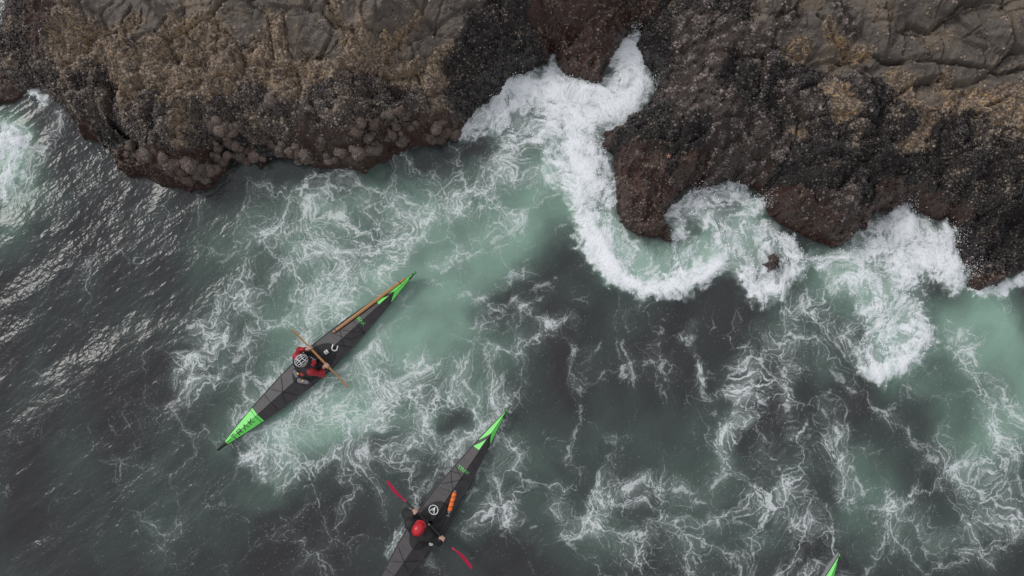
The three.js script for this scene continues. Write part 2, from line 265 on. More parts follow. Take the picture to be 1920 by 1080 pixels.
function heightAt(x, z) {                                          // the finished surface, for setting things on it
  const fi = clamp((x + 11) / 0.021, 0, 1046), fj = clamp((z + 8.2) / 0.021, 0, 405), i = Math.floor(fi), j = Math.floor(fj), s = fi - i, t = fj - j, k = (j + J0) * RX.length + i + I0;
  return lerp(lerp(RH[k], RH[k + 1], s), lerp(RH[k + RX.length], RH[k + RX.length + 1], s), t);
}
const SPLIT = [P(1190, 40, 0.2)[0], P(1190, 40, 0.2)[2]];
const eastOf = (x, z) => x > SPLIT[0] + 0.15 * pn(z * 1.7, 3) - 0.05 * (z - SPLIT[1]);
const grainMap = (() => { const S = 512, d = new Uint8Array(S * S * 4), r = seeded(5); for (let i = 0; i < S * S; i++) { const x = i % S, y = (i / S) | 0, q = (f) => pn(x / S * f, y / S * f); const v = 128 + 50 * q(64) + 40 * q(128) + 20 * (r() - 0.5); d[i * 4] = d[i * 4 + 1] = d[i * 4 + 2] = clamp(v, 0, 255); d[i * 4 + 3] = 255; } const t = new THREE.DataTexture(d, S, S); t.wrapS = t.wrapT = THREE.RepeatWrapping; t.magFilter = THREE.LinearFilter; t.needsUpdate = true; return t; })();
const rockMaterial = new THREE.MeshStandardMaterial({ vertexColors: true, roughness: 0.72, bumpMap: grainMap, bumpScale: 0.02 });
const wetMaterial = rockMaterial.clone(); wetMaterial.roughness = 0.3;                                   // the band that every surge wets
function rockPiece(name, keep, parent, material = rockMaterial) {
  const used = new Int32Array(RX.length * RZ.length).fill(-1), pos = [], col = [], uv = [], idx = [];
  const vert = (i, j) => { const k = j * RX.length + i; if (used[k] < 0) { used[k] = pos.length / 3; pos.push(RX[i], RH[k], RZ[j]); col.push(RC[k * 3], RC[k * 3 + 1], RC[k * 3 + 2]); uv.push(RX[i] / 1.7, RZ[j] / 1.7); } return used[k]; };
  for (let j = 0; j + 1 < RZ.length; j++) for (let i = 0; i + 1 < RX.length; i++) {
    const k = j * RX.length + i; if (Math.max(RH[k], RH[k + 1], RH[k + RX.length], RH[k + RX.length + 1]) < -0.35) continue;
    if (!keep((RX[i] + RX[i + 1]) / 2, (RZ[j] + RZ[j + 1]) / 2)) continue;
    const a = vert(i, j), b = vert(i + 1, j), c = vert(i, j + 1), d = vert(i + 1, j + 1); idx.push(a, c, b, b, c, d);
  }
  const g = new THREE.BufferGeometry(); g.setAttribute('position', new THREE.Float32BufferAttribute(pos, 3)); g.setAttribute('color', new THREE.Float32BufferAttribute(col, 3)); g.setAttribute('uv', new THREE.Float32BufferAttribute(uv, 2)); g.setIndex(idx); g.computeVertexNormals();
  return mesh(name, g, material, parent);
}
const isLedge = (x, z) => x < -8 && LEDGE.at(x, z) > SD.at(x, z) && LEDGE.at(x, z) > -0.4;
const isletAt = P(1445, 492, 0), isIslet = (x, z) => Math.hypot(x - isletAt[0], z - isletAt[2]) < 0.42;
const which = (x, z) => isIslet(x, z) ? 'islet' : isLedge(x, z) ? 'ledge' : eastOf(x, z) ? 'east' : 'west';
const shores = {};
for (const [key, name, label, kind] of [
  ['west', 'rock_headland', 'rounded brown rock headland crusted with tan barnacles, behind the two kayaks', 'structure'],
  ['east', 'rock_headland', 'dark mussel-covered rock headland with cracked grey blocks on top, right of the foaming gully', 'structure'],
  ['ledge', 'rock_ledge', 'low dark red weed-covered rock ledge in the shadow at the far left edge', 'structure'],
  ['islet', 'islet_rock', 'small dark wet rock poking out of the white foam, off the headland', null]]) {
  const g = new THREE.Group(); g.name = key === 'east' ? 'rock_headland_001' : name; scene.add(g);
  tag(g, label, kind ? 'rock' : 'rock', null, kind); shores[key] = g;
  const wet = (x, z) => key === 'islet' || Math.max(SD.at(x, z), LEDGE.at(x, z)) < 0.38 + 0.2 * pn(x * 1.7, z * 1.7) + 0.1 * pn(x * 6, z * 6);
  if (key !== 'islet') rockPiece('rock_face', (x, z) => which(x, z) === key && !wet(x, z), g);
  rockPiece('wet_rock', (x, z) => which(x, z) === key && wet(x, z), g, wetMaterial);
}

// ---------------------------------------------------------------- what lives on it: countless shells, each a small solid
function scatter(name, parentKey, geometry, material, list) {
  if (!list.length) return;
  const im = new THREE.InstancedMesh(geometry, material, list.length), m = new THREE.Matrix4(), q = new THREE.Quaternion(), q2 = new THREE.Quaternion(), v = new THREE.Vector3(), s = new THREE.Vector3(), up = new THREE.Vector3(0, 1, 0), c = new THREE.Color();
  list.forEach((e, i) => { v.set(e.nx, e.ny, e.nz); q.setFromUnitVectors(up, v); q2.setFromAxisAngle(up, e.turn); q.multiply(q2); q2.setFromAxisAngle(s.set(1, 0, 0), e.tip); q.multiply(q2); m.compose(v.set(e.x, e.y, e.z), q, s.set(e.sx, e.sy, e.sz)); im.setMatrixAt(i, m); im.setColorAt(i, c.setRGB(...e.c)); });
  im.name = name; im.castShadow = im.receiveShadow = true; im.userData.kind = 'stuff'; shores[parentKey].add(im);
}
const musselShape = (() => { const g = new THREE.SphereGeometry(1, 6, 4); const p = g.attributes.position; for (let i = 0; i < p.count; i++) { const y = p.getY(i); p.setXYZ(i, p.getX(i) * (1 - 0.35 * y), y, p.getZ(i) * 0.55 * (1 - 0.3 * y)); } g.computeVertexNormals(); return g; })();
const barnacleShape = (() => { const g = new THREE.LatheGeometry([[1, -0.3], [0.85, 0.3], [0.5, 0.8], [0.35, 0.78], [0.18, 0.45]].map(([x, y]) => new THREE.Vector2(x, y)), 7); g.computeVertexNormals(); return g; })();
{
  const R = seeded(77), lists = {};
  const add = (kind, e) => { const w = which(e.x, e.z); (lists[w] ??= { mussel: [], barnacle: [] })[kind].push(e); };
  const N = 520000;
  for (let n = 0; n < N; n++) {
    const x = -10.9 + 21.8 * R(), z = -8 + 8.3 * R(), pick = R(), size = R(), turn = R() * 6.283, tip = (R() - 0.5) * 1.3, tone = R(), tone2 = R();
    const y = heightAt(x, z); if (y < 0.06) continue;
    const e = 0.03, hx = (heightAt(x + e, z) - heightAt(x - e, z)) / (2 * e), hz = (heightAt(x, z + e) - heightAt(x, z - e)) / (2 * e), l = Math.hypot(hx, 1, hz);
    const w = zones(x, z), base = { x, y, z, nx: -hx / l, ny: 1 / l, nz: -hz / l, turn, tip };
    const patch = pn(x * 3.3, z * 3.3 + 20), cl = worley(x * 5.5 + 0.3 * patch, z * 5.5, 1), tuft = 1 - smooth(0.25, 0.5, cl.f1), lush = cl.id;
    const west0 = which(x, z) !== 'east', mixIn = smooth(-0.1, 0.45, pn(x * 4.7 + 60, z * 4.7)) * (which(x, z) === 'west' ? 0.75 : 0.25);
    if (pick < w.mussel * (0.95 - 0.8 * mixIn) * smooth(-0.75, 0.1, pn(x * 2.2 + 9, z * 2.2) + 0.5 * pn(x * 8, z * 8)) + w.black * 0.4 + w.turf * 0.06) {
      const west = x < 1.6, s = 0.013 + 0.021 * size, pale = w.mussel > 0.4 ? smooth(west ? 0.35 : 0.55, 1, tone + 0.3 * patch) : smooth(0.82, 1, tone), v = 0.018 + pale * ((west ? 0.08 : 0.03) + (west ? 0.22 : 0.13) * tone2 * tone2) + 0.016 * tone2;
      add('mussel', { ...base, y: y + 0.004, sx: s * 0.62, sy: s * 1.15, sz: s * 0.7, c: [v * 1.12, v * 0.96, v * 0.92] });
    } else if (pick < w.mussel * 0.95 + w.black * 0.46 + w.turf * 0.16 + (w.tan * 0.8 + w.rose * (0.25 + 0.75 * tuft) + w.bare * (0.02 + 0.2 * tuft * (lush > 0.75)) + (w.turf + w.black) * 0.25 * tuft * (lush > 0.6))) {
      const s = 0.011 + 0.02 * size * size, v = (0.08 + 0.24 * tone * tone) * (w.turf + w.black > 0.6 ? 0.62 : 1) * (1 + 0.35 * patch) * (w.rose > 0.4 ? 0.32 + 0.75 * tuft * (0.4 + 0.7 * lush) : 1), pinker = w.rose + w.turf > w.tan ? 0.86 : 0.8;
      add('barnacle', { ...base, tip: tip * 0.35, sx: s, sy: s * 0.8, sz: s, c: [v * 1.05, v * pinker, v * (pinker - 0.18 + 0.12 * (w.rose > w.tan))] });
    }
  }
  const mm = new THREE.MeshStandardMaterial({ color: 0xffffff, roughness: 0.38 }), bm = new THREE.MeshStandardMaterial({ color: 0xffffff, roughness: 0.85 });
  for (const k in lists) { scatter('mussel_bed', k, musselShape, mm, lists[k].mussel); scatter('barnacle_crust', k, barnacleShape, bm, lists[k].barnacle); }
  console.log('shells', Object.entries(lists).map(([k, v]) => k + ' ' + v.mussel.length + ' ' + v.barnacle.length).join(', '));
}
// rounded knobs of barnacles hanging round the foot of the west headland; each one a part
{
  const R = seeded(31), mat = new THREE.MeshStandardMaterial({ vertexColors: true, roughness: 0.85 });
  const knob = (seed) => {
    const g = mergeVertices(new THREE.IcosahedronGeometry(1, 10).deleteAttribute('normal').deleteAttribute('uv')), p = g.attributes.position, col = [], v = new THREE.Vector3();
    for (let i = 0; i < p.count; i++) {
      v.fromBufferAttribute(p, i); const a = v.x * 3.3 + v.y * 2.1 + seed * 9, b = v.z * 3.3 - v.y * 2.3 + seed * 5, o = worley(a * 1.6, b * 1.6), pit = smooth(0.05, 0.55, o.f1);
      const k = 1 + 0.12 * pn(v.x * 1.3 + seed, v.z * 1.3 + v.y) + 0.09 * (1 - pit) - 0.05 * pit; p.setXYZ(i, v.x * k, v.y * k, v.z * k);
      const t = (0.38 + 0.8 * (1 - pit)) * (0.7 + 0.6 * o.id) * (0.75 + 0.4 * hash2(i, seed * 7, 5)); col.push(0.19 * t, 0.148 * t, 0.126 * t);
    }
    g.setAttribute('color', new THREE.Float32BufferAttribute(col, 3)); g.computeVertexNormals(); return g;
  };
  const shapes = [1, 2, 3, 4].map(knob);
  const spots = [[306, 296, 10], [318, 308, 12], [303, 309, 8], [330, 312, 9], [346, 302, 10], [339, 320, 11], [358, 312, 12], [352, 335, 13], [334, 330, 8], [372, 318, 9], [390, 318, 12], [403, 316, 11], [385, 337, 9], [368, 330, 8], [322, 322, 9], [419, 300, 11], [408, 278, 8],
    [407, 292, 7], [412, 244, 11], [402, 236, 12], [434, 248, 11], [420, 240, 9], [440, 272, 10], [428, 266, 9], [448, 290, 11], [462, 300, 10], [478, 292, 12], [464, 282, 9], [274, 290, 11], [266, 296, 9], [246, 272, 9], [240, 290, 8], [253, 285, 8],
    [498, 262, 12], [512, 270, 11], [526, 278, 12], [543, 282, 11], [560, 288, 12], [574, 290, 14], [560, 300, 9], [508, 190, 10], [603, 270, 12], [618, 300, 10], [640, 284, 12], [658, 294, 14], [672, 288, 12], [690, 280, 11], [706, 278, 12], [668, 246, 12], [676, 230, 9], [690, 258, 9],
    [734, 252, 10], [754, 262, 13], [742, 236, 9], [770, 238, 9], [760, 218, 8], [748, 208, 8], [729, 213, 8], [804, 254, 13], [818, 236, 11], [836, 246, 14], [850, 250, 10], [812, 262, 9], [826, 262, 8], [725, 222, 7], [700, 236, 8]];
  const mats = [mat, mat.clone(), mat.clone()]; mats[1].color.setRGB(0.8, 0.72, 0.68); mats[2].color.setRGB(1.15, 1.1, 1.08);
  const put = (px, py, r, sink) => {
    const p = onRock(px, py), h = Math.max(0.1, heightAt(p[0], p[2])), q = P(px, py, h - sink), s = r * 0.0102;
    const m = mesh('barnacle_knob', shapes[Math.floor(R() * 4)], mats[Math.floor(R() * 3)], shores.west);
    m.position.set(q[0], q[1], q[2]); m.rotation.set(R() * 6, R() * 6, R() * 6); m.scale.set(s * (0.85 + 0.4 * R()), s * (0.75 + 0.4 * R()), s * (0.85 + 0.4 * R()));
  };
  for (const [px, py, r] of spots) { put(px, py, r, 0.02); for (let k = 0; k < 2; k++) { const a = R() * 6.283, d = r * (0.8 + 0.7 * R()); put(px + d * Math.cos(a), py + 0.7 * d * Math.sin(a) - 2, r * (0.4 + 0.4 * R()), 0.03); } }
}
// the one starfish
{
  const p = onRock(1254, 292), sh = new THREE.Shape();
  for (let i = 0; i <= 40; i++) { const a = i / 40 * 2 * Math.PI, r = 0.012 + 0.036 * Math.pow(0.5 + 0.5 * Math.cos(5 * a), 2.2); i ? sh.lineTo(r * Math.cos(a), r * Math.sin(a)) : sh.moveTo(r * Math.cos(a), r * Math.sin(a)); }
  const g = new THREE.ExtrudeGeometry(sh, { depth: 0.008, bevelEnabled: true, bevelSize: 0.005, bevelThickness: 0.008, bevelSegments: 3 }).rotateX(-Math.PI / 2);
  const m = mesh('starfish', g, std(0.3, 0.15, 0.115, 0.7), scene); m.position.set(p[0], heightAt(p[0], p[2]) + 0.025, p[2]); m.rotation.y = 0.3;
  tag(m, 'small pale orange starfish clinging to the dark rock above the white surge', 'starfish');
}

// ---------------------------------------------------------------- the sea: where it is milky, laced with foam, or broken white
const MILK = new Field(0.04), LACE = new Field(0.2), WHITE = new Field(0), CALM = new Field(0.4);
const milk = (r, v, ...l) => MILK.stroke(ground(l), r * 1.1, v, 0), lace = (r, v, ...l) => LACE.stroke(ground(l), r, v, 0.2), white = (r, v, ...l) => WHITE.stroke(ground(l), r * 1.12, v, 0.12), rippled = (r, v, ...l) => CALM.stroke(ground(l), r, v, 0.2);
// milky green water
milk(3.2, 0.17, 1050, 850, 1350, 850, 1700, 850); milk(1.6, 0.16, 480, 880, 300, 900);
milk(3.4, 0.62, 620, 560, 760, 640, 880, 470); milk(1.7, 0.5, 560, 430, 700, 370); milk(1.2, 0.62, 600, 460, 760, 440, 920, 400); milk(2.0, 0.8, 640, 700, 700, 640, 790, 600, 880, 540); milk(1.2, 0.85, 760, 570, 830, 560); milk(1.3, 0.6, 930, 450, 1010, 390); milk(0.8, 0.55, 1020, 330);
milk(1.2, 0.8, 700, 740, 560, 790, 500, 830); milk(1.2, 0.55, 780, 740, 860, 690); milk(0.7, 0.8, 690, 640, 640, 690); milk(0.6, 0.7, 590, 590, 620, 620); milk(0.9, 0.3, 440, 640, 420, 720); milk(1.0, 0.28, 460, 520, 400, 470);
milk(0.6, 0.75, 1130, 440, 1160, 500, 1230, 520, 1330, 480); milk(0.6, 0.6, 1330, 440, 1400, 460);
milk(1.0, 0.7, 1560, 520, 1660, 560, 1680, 640); milk(1.2, 0.95, 1860, 600, 1890, 680, 1930, 740); milk(0.9, 0.8, 1800, 610, 1840, 720); milk(1.3, 0.72, 1890, 780, 1850, 840); milk(0.9, 0.55, 1700, 720, 1780, 760); milk(0.9, 0.34, 1500, 600, 1560, 680);
milk(0.8, 0.45, 1620, 870, 1640, 910); milk(0.6, 0.3, 1640, 780); milk(1.0, 0.3, 1330, 860, 1270, 900); milk(1.0, 0.35, 1040, 940, 1110, 1000); milk(1.0, 0.25, 1000, 870); milk(1.0, 0.3, 1300, 970, 1420, 980); milk(1.1, 0.32, 1620, 960, 1740, 1000); milk(1.0, 0.28, 1880, 940);
milk(0.9, 0.85, 10, 270, 20, 330); milk(0.9, 0.45, 50, 380, 20, 420); milk(0.7, 0.2, 830, 1000, 880, 900); milk(0.8, 0.25, 600, 900); milk(0.7, 0.22, 460, 880, 330, 960); milk(0.7, 0.18, 140, 860); milk(0.9, 0.2, 1100, 740);
milk(1.4, 0.85, 760, 620, 850, 560, 940, 470, 1000, 420);
// dark reef, and the shade of swell hollows painted into the water colour
milk(0.85, 0.06, 960, 580, 1020, 520, 1070, 480); milk(1.1, 0.08, 1050, 600, 1180, 620); milk(1.2, 0.04, 1040, 720, 1220, 690); milk(0.9, 0.06, 1460, 720, 1470, 800); milk(0.8, 0.06, 1610, 760, 1680, 780); milk(0.6, 0.12, 720, 850, 640, 880);
milk(0.4, 0.03, 780, 300, 900, 270); milk(0.3, 0.1, 865, 770, 850, 800); milk(0.7, 0.1, 1750, 900);
milk(0.5, 0.06, 470, 345, 560, 325, 640, 335); milk(0.45, 0.1, 740, 300, 850, 275);  // shade below the rock overhang, painted as darker water
// lace foam; the sparse strokes at the left also paint glints as flecks
lace(2.6, 0.25, 960, 820, 1300, 880, 1700, 900, 1900, 860); lace(1.6, 0.28, 1460, 640, 1600, 640, 1800, 680); lace(1.5, 0.22, 1000, 620, 1200, 700); lace(1.3, 0.36, 640, 330, 800, 320, 500, 380);
lace(1.6, 0.42, 560, 520, 720, 420, 860, 380, 960, 300); lace(0.9, 0.55, 600, 460, 720, 470, 640, 360); lace(0.8, 0.62, 600, 600, 580, 640, 620, 570); lace(0.5, 0.72, 740, 470, 700, 500); lace(0.45, 0.7, 590, 470, 640, 420);
lace(0.5, 0.55, 530, 420, 600, 350, 650, 340); lace(0.3, 0.6, 760, 430, 860, 370, 960, 290); lace(0.28, 0.55, 820, 500, 900, 440, 1010, 370); lace(0.5, 0.66, 930, 370, 880, 390); lace(0.7, 0.6, 1000, 300, 940, 340);
lace(1.0, 0.55, 400, 640, 430, 600, 480, 560); lace(0.8, 0.5, 440, 700, 520, 620); lace(0.5, 0.58, 350, 690, 370, 720, 380, 790); lace(0.5, 0.5, 470, 440, 520, 360); lace(0.5, 0.4, 700, 300, 850, 320); lace(0.4, 0.5, 760, 280, 780, 310);
lace(1.1, 0.56, 640, 760, 740, 750, 850, 720); lace(0.7, 0.74, 700, 760, 600, 800, 500, 840); lace(0.35, 0.85, 480, 830, 470, 860, 500, 885, 545, 890); lace(0.5, 0.66, 690, 700, 720, 650); lace(0.4, 0.72, 790, 700, 780, 790); lace(0.4, 0.74, 900, 740, 880, 770, 830, 780);
lace(0.4, 0.62, 830, 860, 760, 840); lace(0.35, 0.6, 900, 720, 940, 750); lace(0.5, 0.5, 660, 870, 560, 860); lace(0.8, 0.36, 620, 930, 760, 900); lace(0.5, 0.52, 860, 800, 900, 720); lace(0.5, 0.2, 860, 790, 840, 800);
lace(0.6, 0.56, 940, 860, 960, 910, 930, 960); lace(0.45, 0.66, 1040, 930, 1060, 980, 1110, 990); lace(0.5, 0.62, 1130, 970, 1150, 930); lace(0.5, 0.55, 1150, 920, 1250, 920, 1340, 930); lace(0.5, 0.6, 1270, 970, 1340, 990); lace(0.4, 0.55, 1340, 890, 1360, 820, 1400, 760);
lace(0.4, 0.58, 1400, 700, 1430, 740, 1380, 730); lace(0.16, 0.5, 1300, 640, 1310, 700, 1330, 740); lace(0.22, 0.48, 1290, 600, 1280, 640); lace(0.14, 0.45, 1170, 700, 1150, 760, 1140, 830); lace(0.14, 0.44, 1080, 600, 1070, 690, 1090, 720); lace(0.12, 0.5, 1060, 600, 980, 640);
lace(0.16, 0.45, 900, 560, 990, 500); lace(0.7, 0.4, 1440, 640, 1520, 660, 1560, 620); lace(0.4, 0.5, 1480, 600, 1540, 580); lace(0.25, 0.48, 1480, 680, 1470, 740); lace(0.4, 0.54, 1500, 820, 1550, 880, 1600, 930); lace(0.4, 0.5, 1560, 820, 1570, 870);
lace(1.0, 0.44, 1450, 880, 1430, 960, 1500, 1010); lace(0.4, 0.55, 1650, 930, 1740, 970, 1780, 1020); lace(0.45, 0.64, 1740, 900, 1720, 930); lace(0.5, 0.62, 1850, 790, 1880, 850, 1920, 800); lace(0.9, 0.46, 1800, 850, 1880, 950, 1820, 990); lace(0.5, 0.5, 1900, 1010, 1800, 1060);
lace(0.5, 0.56, 1800, 620, 1830, 700, 1880, 760); lace(0.4, 0.5, 1900, 560, 1920, 600); lace(0.6, 0.4, 1640, 1010, 1620, 1050); lace(0.4, 0.4, 1480, 1060, 1520, 1040); lace(0.3, 0.42, 1720, 680, 1760, 700); lace(0.6, 0.5, 1560, 560, 1600, 620);
lace(0.4, 0.66, 60, 170, 100, 230); lace(0.7, 0.6, 20, 380, 60, 300); lace(0.35, 0.45, 300, 400, 350, 420, 390, 390); lace(0.4, 0.4, 330, 480, 400, 460); lace(0.35, 0.42, 230, 830, 290, 850); lace(0.3, 0.36, 380, 790, 330, 760);
lace(1.2, 0.26, 200, 330, 330, 420, 180, 480); lace(1.0, 0.24, 120, 560, 260, 620); lace(0.9, 0.24, 300, 900, 420, 960); lace(0.6, 0.05, 60, 900, 30, 1040); lace(0.8, 0.14, 1060, 760, 1230, 760, 1240, 820); lace(0.6, 0.15, 1130, 640, 1220, 620);
milk(0.5, 0.85, 1140, 440, 1190, 480, 1260, 500, 1330, 470); lace(0.45, 0.62, 1140, 430, 1190, 480, 1260, 500, 1330, 470, 1400, 440); milk(0.4, 0.7, 1390, 440, 1420, 400);
lace(0.42, 0.78, 620, 540, 585, 590, 580, 640, 610, 620); lace(0.3, 0.7, 690, 660, 640, 720, 560, 770); lace(0.3, 0.6, 850, 880, 900, 810, 935, 790); lace(0.2, 0.55, 735, 1040, 770, 930); lace(0.25, 0.6, 420, 815, 500, 740, 545, 690); lace(0.2, 0.6, 880, 1000, 960, 830);
lace(0.8, 0.8, 690, 760, 600, 800, 510, 850); lace(0.7, 0.66, 760, 700, 800, 760); lace(0.6, 0.7, 640, 520, 720, 480, 700, 440); milk(0.7, 0.9, 640, 770, 560, 810); milk(0.7, 0.85, 700, 560, 620, 560);
lace(1.2, 0.44, 1180, 1030, 1350, 1040, 1520, 1040); lace(0.8, 0.46, 600, 900, 720, 880); lace(0.8, 0.5, 1440, 900, 1420, 960); lace(0.7, 0.46, 1620, 1000, 1700, 1050); lace(1.0, 0.34, 260, 840, 400, 820, 330, 960); lace(0.9, 0.32, 560, 1000, 640, 1040); lace(0.8, 0.4, 980, 620, 900, 640); lace(0.9, 0.42, 1500, 620, 1420, 640);
// broken white water
white(0.9, 0.62, 1000, 190, 1060, 240, 1090, 300); white(0.55, 0.6, 900, 225, 980, 180); white(0.6, 0.6, 1110, 380, 1100, 300); white(0.62, 1, 1180, 100, 1185, 150, 1165, 200, 1100, 195); white(0.5, 0.95, 1110, 190, 1050, 165, 1000, 165, 960, 170); white(0.3, 0.72, 960, 190, 910, 225, 880, 245); white(0.55, 1, 1080, 210, 1085, 280, 1100, 340); white(0.42, 0.95, 1090, 330, 1100, 400, 1110, 440);
white(0.5, 0.36, 1130, 400, 1160, 470, 1240, 500, 1320, 460); white(0.31, 1, 1100, 420, 1125, 470, 1165, 520, 1215, 542, 1265, 540, 1315, 515, 1350, 485); white(0.36, 0.66, 1030, 250, 1040, 320); white(0.35, 0.5, 1000, 220, 960, 260); white(0.3, 0.6, 1150, 380, 1135, 330);
white(0.32, 0.68, 1265, 400, 1310, 370, 1370, 358, 1425, 385); white(0.4, 0.6, 1320, 400, 1400, 420, 1370, 460); white(0.22, 0.62, 1270, 440, 1290, 400); white(0.42, 0.9, 1400, 510, 1425, 540, 1455, 535); white(0.34, 0.8, 1440, 440, 1480, 460, 1500, 490, 1480, 510); white(0.4, 0.62, 1440, 490);
white(1.0, 0.48, 1660, 540, 1690, 620); white(0.9, 0.55, 1700, 480, 1620, 500); white(0.6, 0.45, 1370, 420); white(0.6, 0.5, 1440, 480); white(0.45, 0.75, 1640, 450, 1690, 420, 1740, 440); white(0.3, 0.9, 1690, 400, 1700, 430); white(0.42, 0.92, 1690, 500, 1750, 480, 1790, 520); white(0.3, 0.9, 1770, 430, 1780, 500); white(0.4, 0.7, 1620, 520, 1580, 500); white(0.4, 0.62, 1700, 590, 1650, 620, 1640, 580);
white(0.26, 0.86, 1620, 690, 1660, 705, 1700, 670, 1735, 620); white(0.4, 0.6, 1680, 650, 1620, 660); white(0.2, 0.8, 1830, 548, 1870, 540, 1930, 520); white(0.3, 0.55, 1540, 490, 1600, 540); white(0.45, 0.9, 0, 265, 22, 262); white(0.35, 0.66, 30, 300, 10, 350); white(0.16, 0.8, 55, 166, 75, 185);
white(0.14, 0.7, 1038, 104, 1040, 130);
rippled(4.5, 0.75, 150, 300, 200, 500); rippled(3.4, 0.8, 120, 680, 160, 900, 330, 1000); rippled(3, 1, 190, 330, 260, 400, 140, 470); rippled(1.6, 0.25, 1100, 700, 1250, 760); rippled(1.2, 0.3, 820, 620, 900, 520);

// drift lines and the wash along the hulls: the distance to the nearest
const DRIFT = new Field(9), driftLines = [
  [700, 490, 760, 440, 812, 408, 880, 348, 960, 292, 1012, 250], [640, 575, 700, 560, 770, 545, 862, 498, 1000, 402, 1050, 356], [560, 490, 620, 470, 700, 478, 790, 440], [1062, 588, 1000, 640, 940, 652, 900, 690], [1132, 640, 1092, 720, 1082, 800, 1060, 860],
  [1300, 600, 1290, 650, 1312, 700, 1340, 762, 1350, 830], [1482, 660, 1470, 720, 1478, 780], [1540, 770, 1560, 800, 1582, 860, 1622, 930, 1690, 972, 1740, 1000], [1790, 600, 1812, 640, 1850, 702, 1900, 764, 1940, 800], [922, 880, 938, 930, 962, 970, 1000, 990],
  [1030, 960, 1072, 992, 1112, 972, 1140, 930, 1200, 905, 1262, 912, 1330, 940], [1350, 980, 1330, 930, 1360, 880, 1350, 820, 1380, 760, 1400, 690], [330, 705, 382, 640, 440, 600, 500, 540, 562, 482], [400, 500, 480, 450, 560, 420, 600, 360, 650, 330],
  [460, 850, 480, 880, 540, 892, 600, 860, 690, 850, 760, 830], [700, 690, 720, 740, 700, 800, 690, 840], [780, 680, 790, 740, 800, 800, 830, 840], [860, 700, 900, 740, 880, 790, 840, 830], [940, 700, 955, 760], [600, 560, 570, 620, 590, 660], [620, 520, 680, 500, 740, 470],
  [1640, 760, 1700, 800, 1720, 850, 1780, 880, 1850, 870], [1850, 760, 1880, 820, 1850, 880, 1900, 930], [1440, 830, 1480, 900, 1470, 960, 1520, 1000], [1570, 700, 1600, 740], [1500, 560, 1560, 600, 1600, 660], [1780, 1020, 1840, 980, 1900, 990], [1020, 560, 960, 600], [1180, 590, 1170, 650, 1190, 720],
  [1240, 600, 1230, 680, 1250, 740], [420, 690, 470, 640, 520, 600], [860, 560, 920, 530, 1000, 480, 1060, 430], [880, 610, 960, 570, 1040, 520], [436, 800, 500, 722, 560, 668], [448, 832, 540, 778, 600, 730, 690, 640, 756, 560], [742, 1040, 790, 930, 850, 858, 925, 772], [800, 1060, 860, 960, 900, 880, 946, 790],
].map((l) => ground(l));
for (let j = 0; j < NZ; j++) for (let i = 0; i < NX; i++) { const x = FX + i * FS, z = FZ + j * FS; if (z > -6 && Math.abs(x) < 11.5) { let d = 9; for (const l of driftLines) d = Math.min(d, lineDist(l, x, z)); DRIFT.a[j * NX + i] = d; } }
const FL = { m: 0, f: 0, w: 0, l: 0, v: 0 };
const thread = (n, w) => { const t = n / w; return 1 / (1 + t * t * t * t); };      // 1 on the zero line of a noise, falling off at w
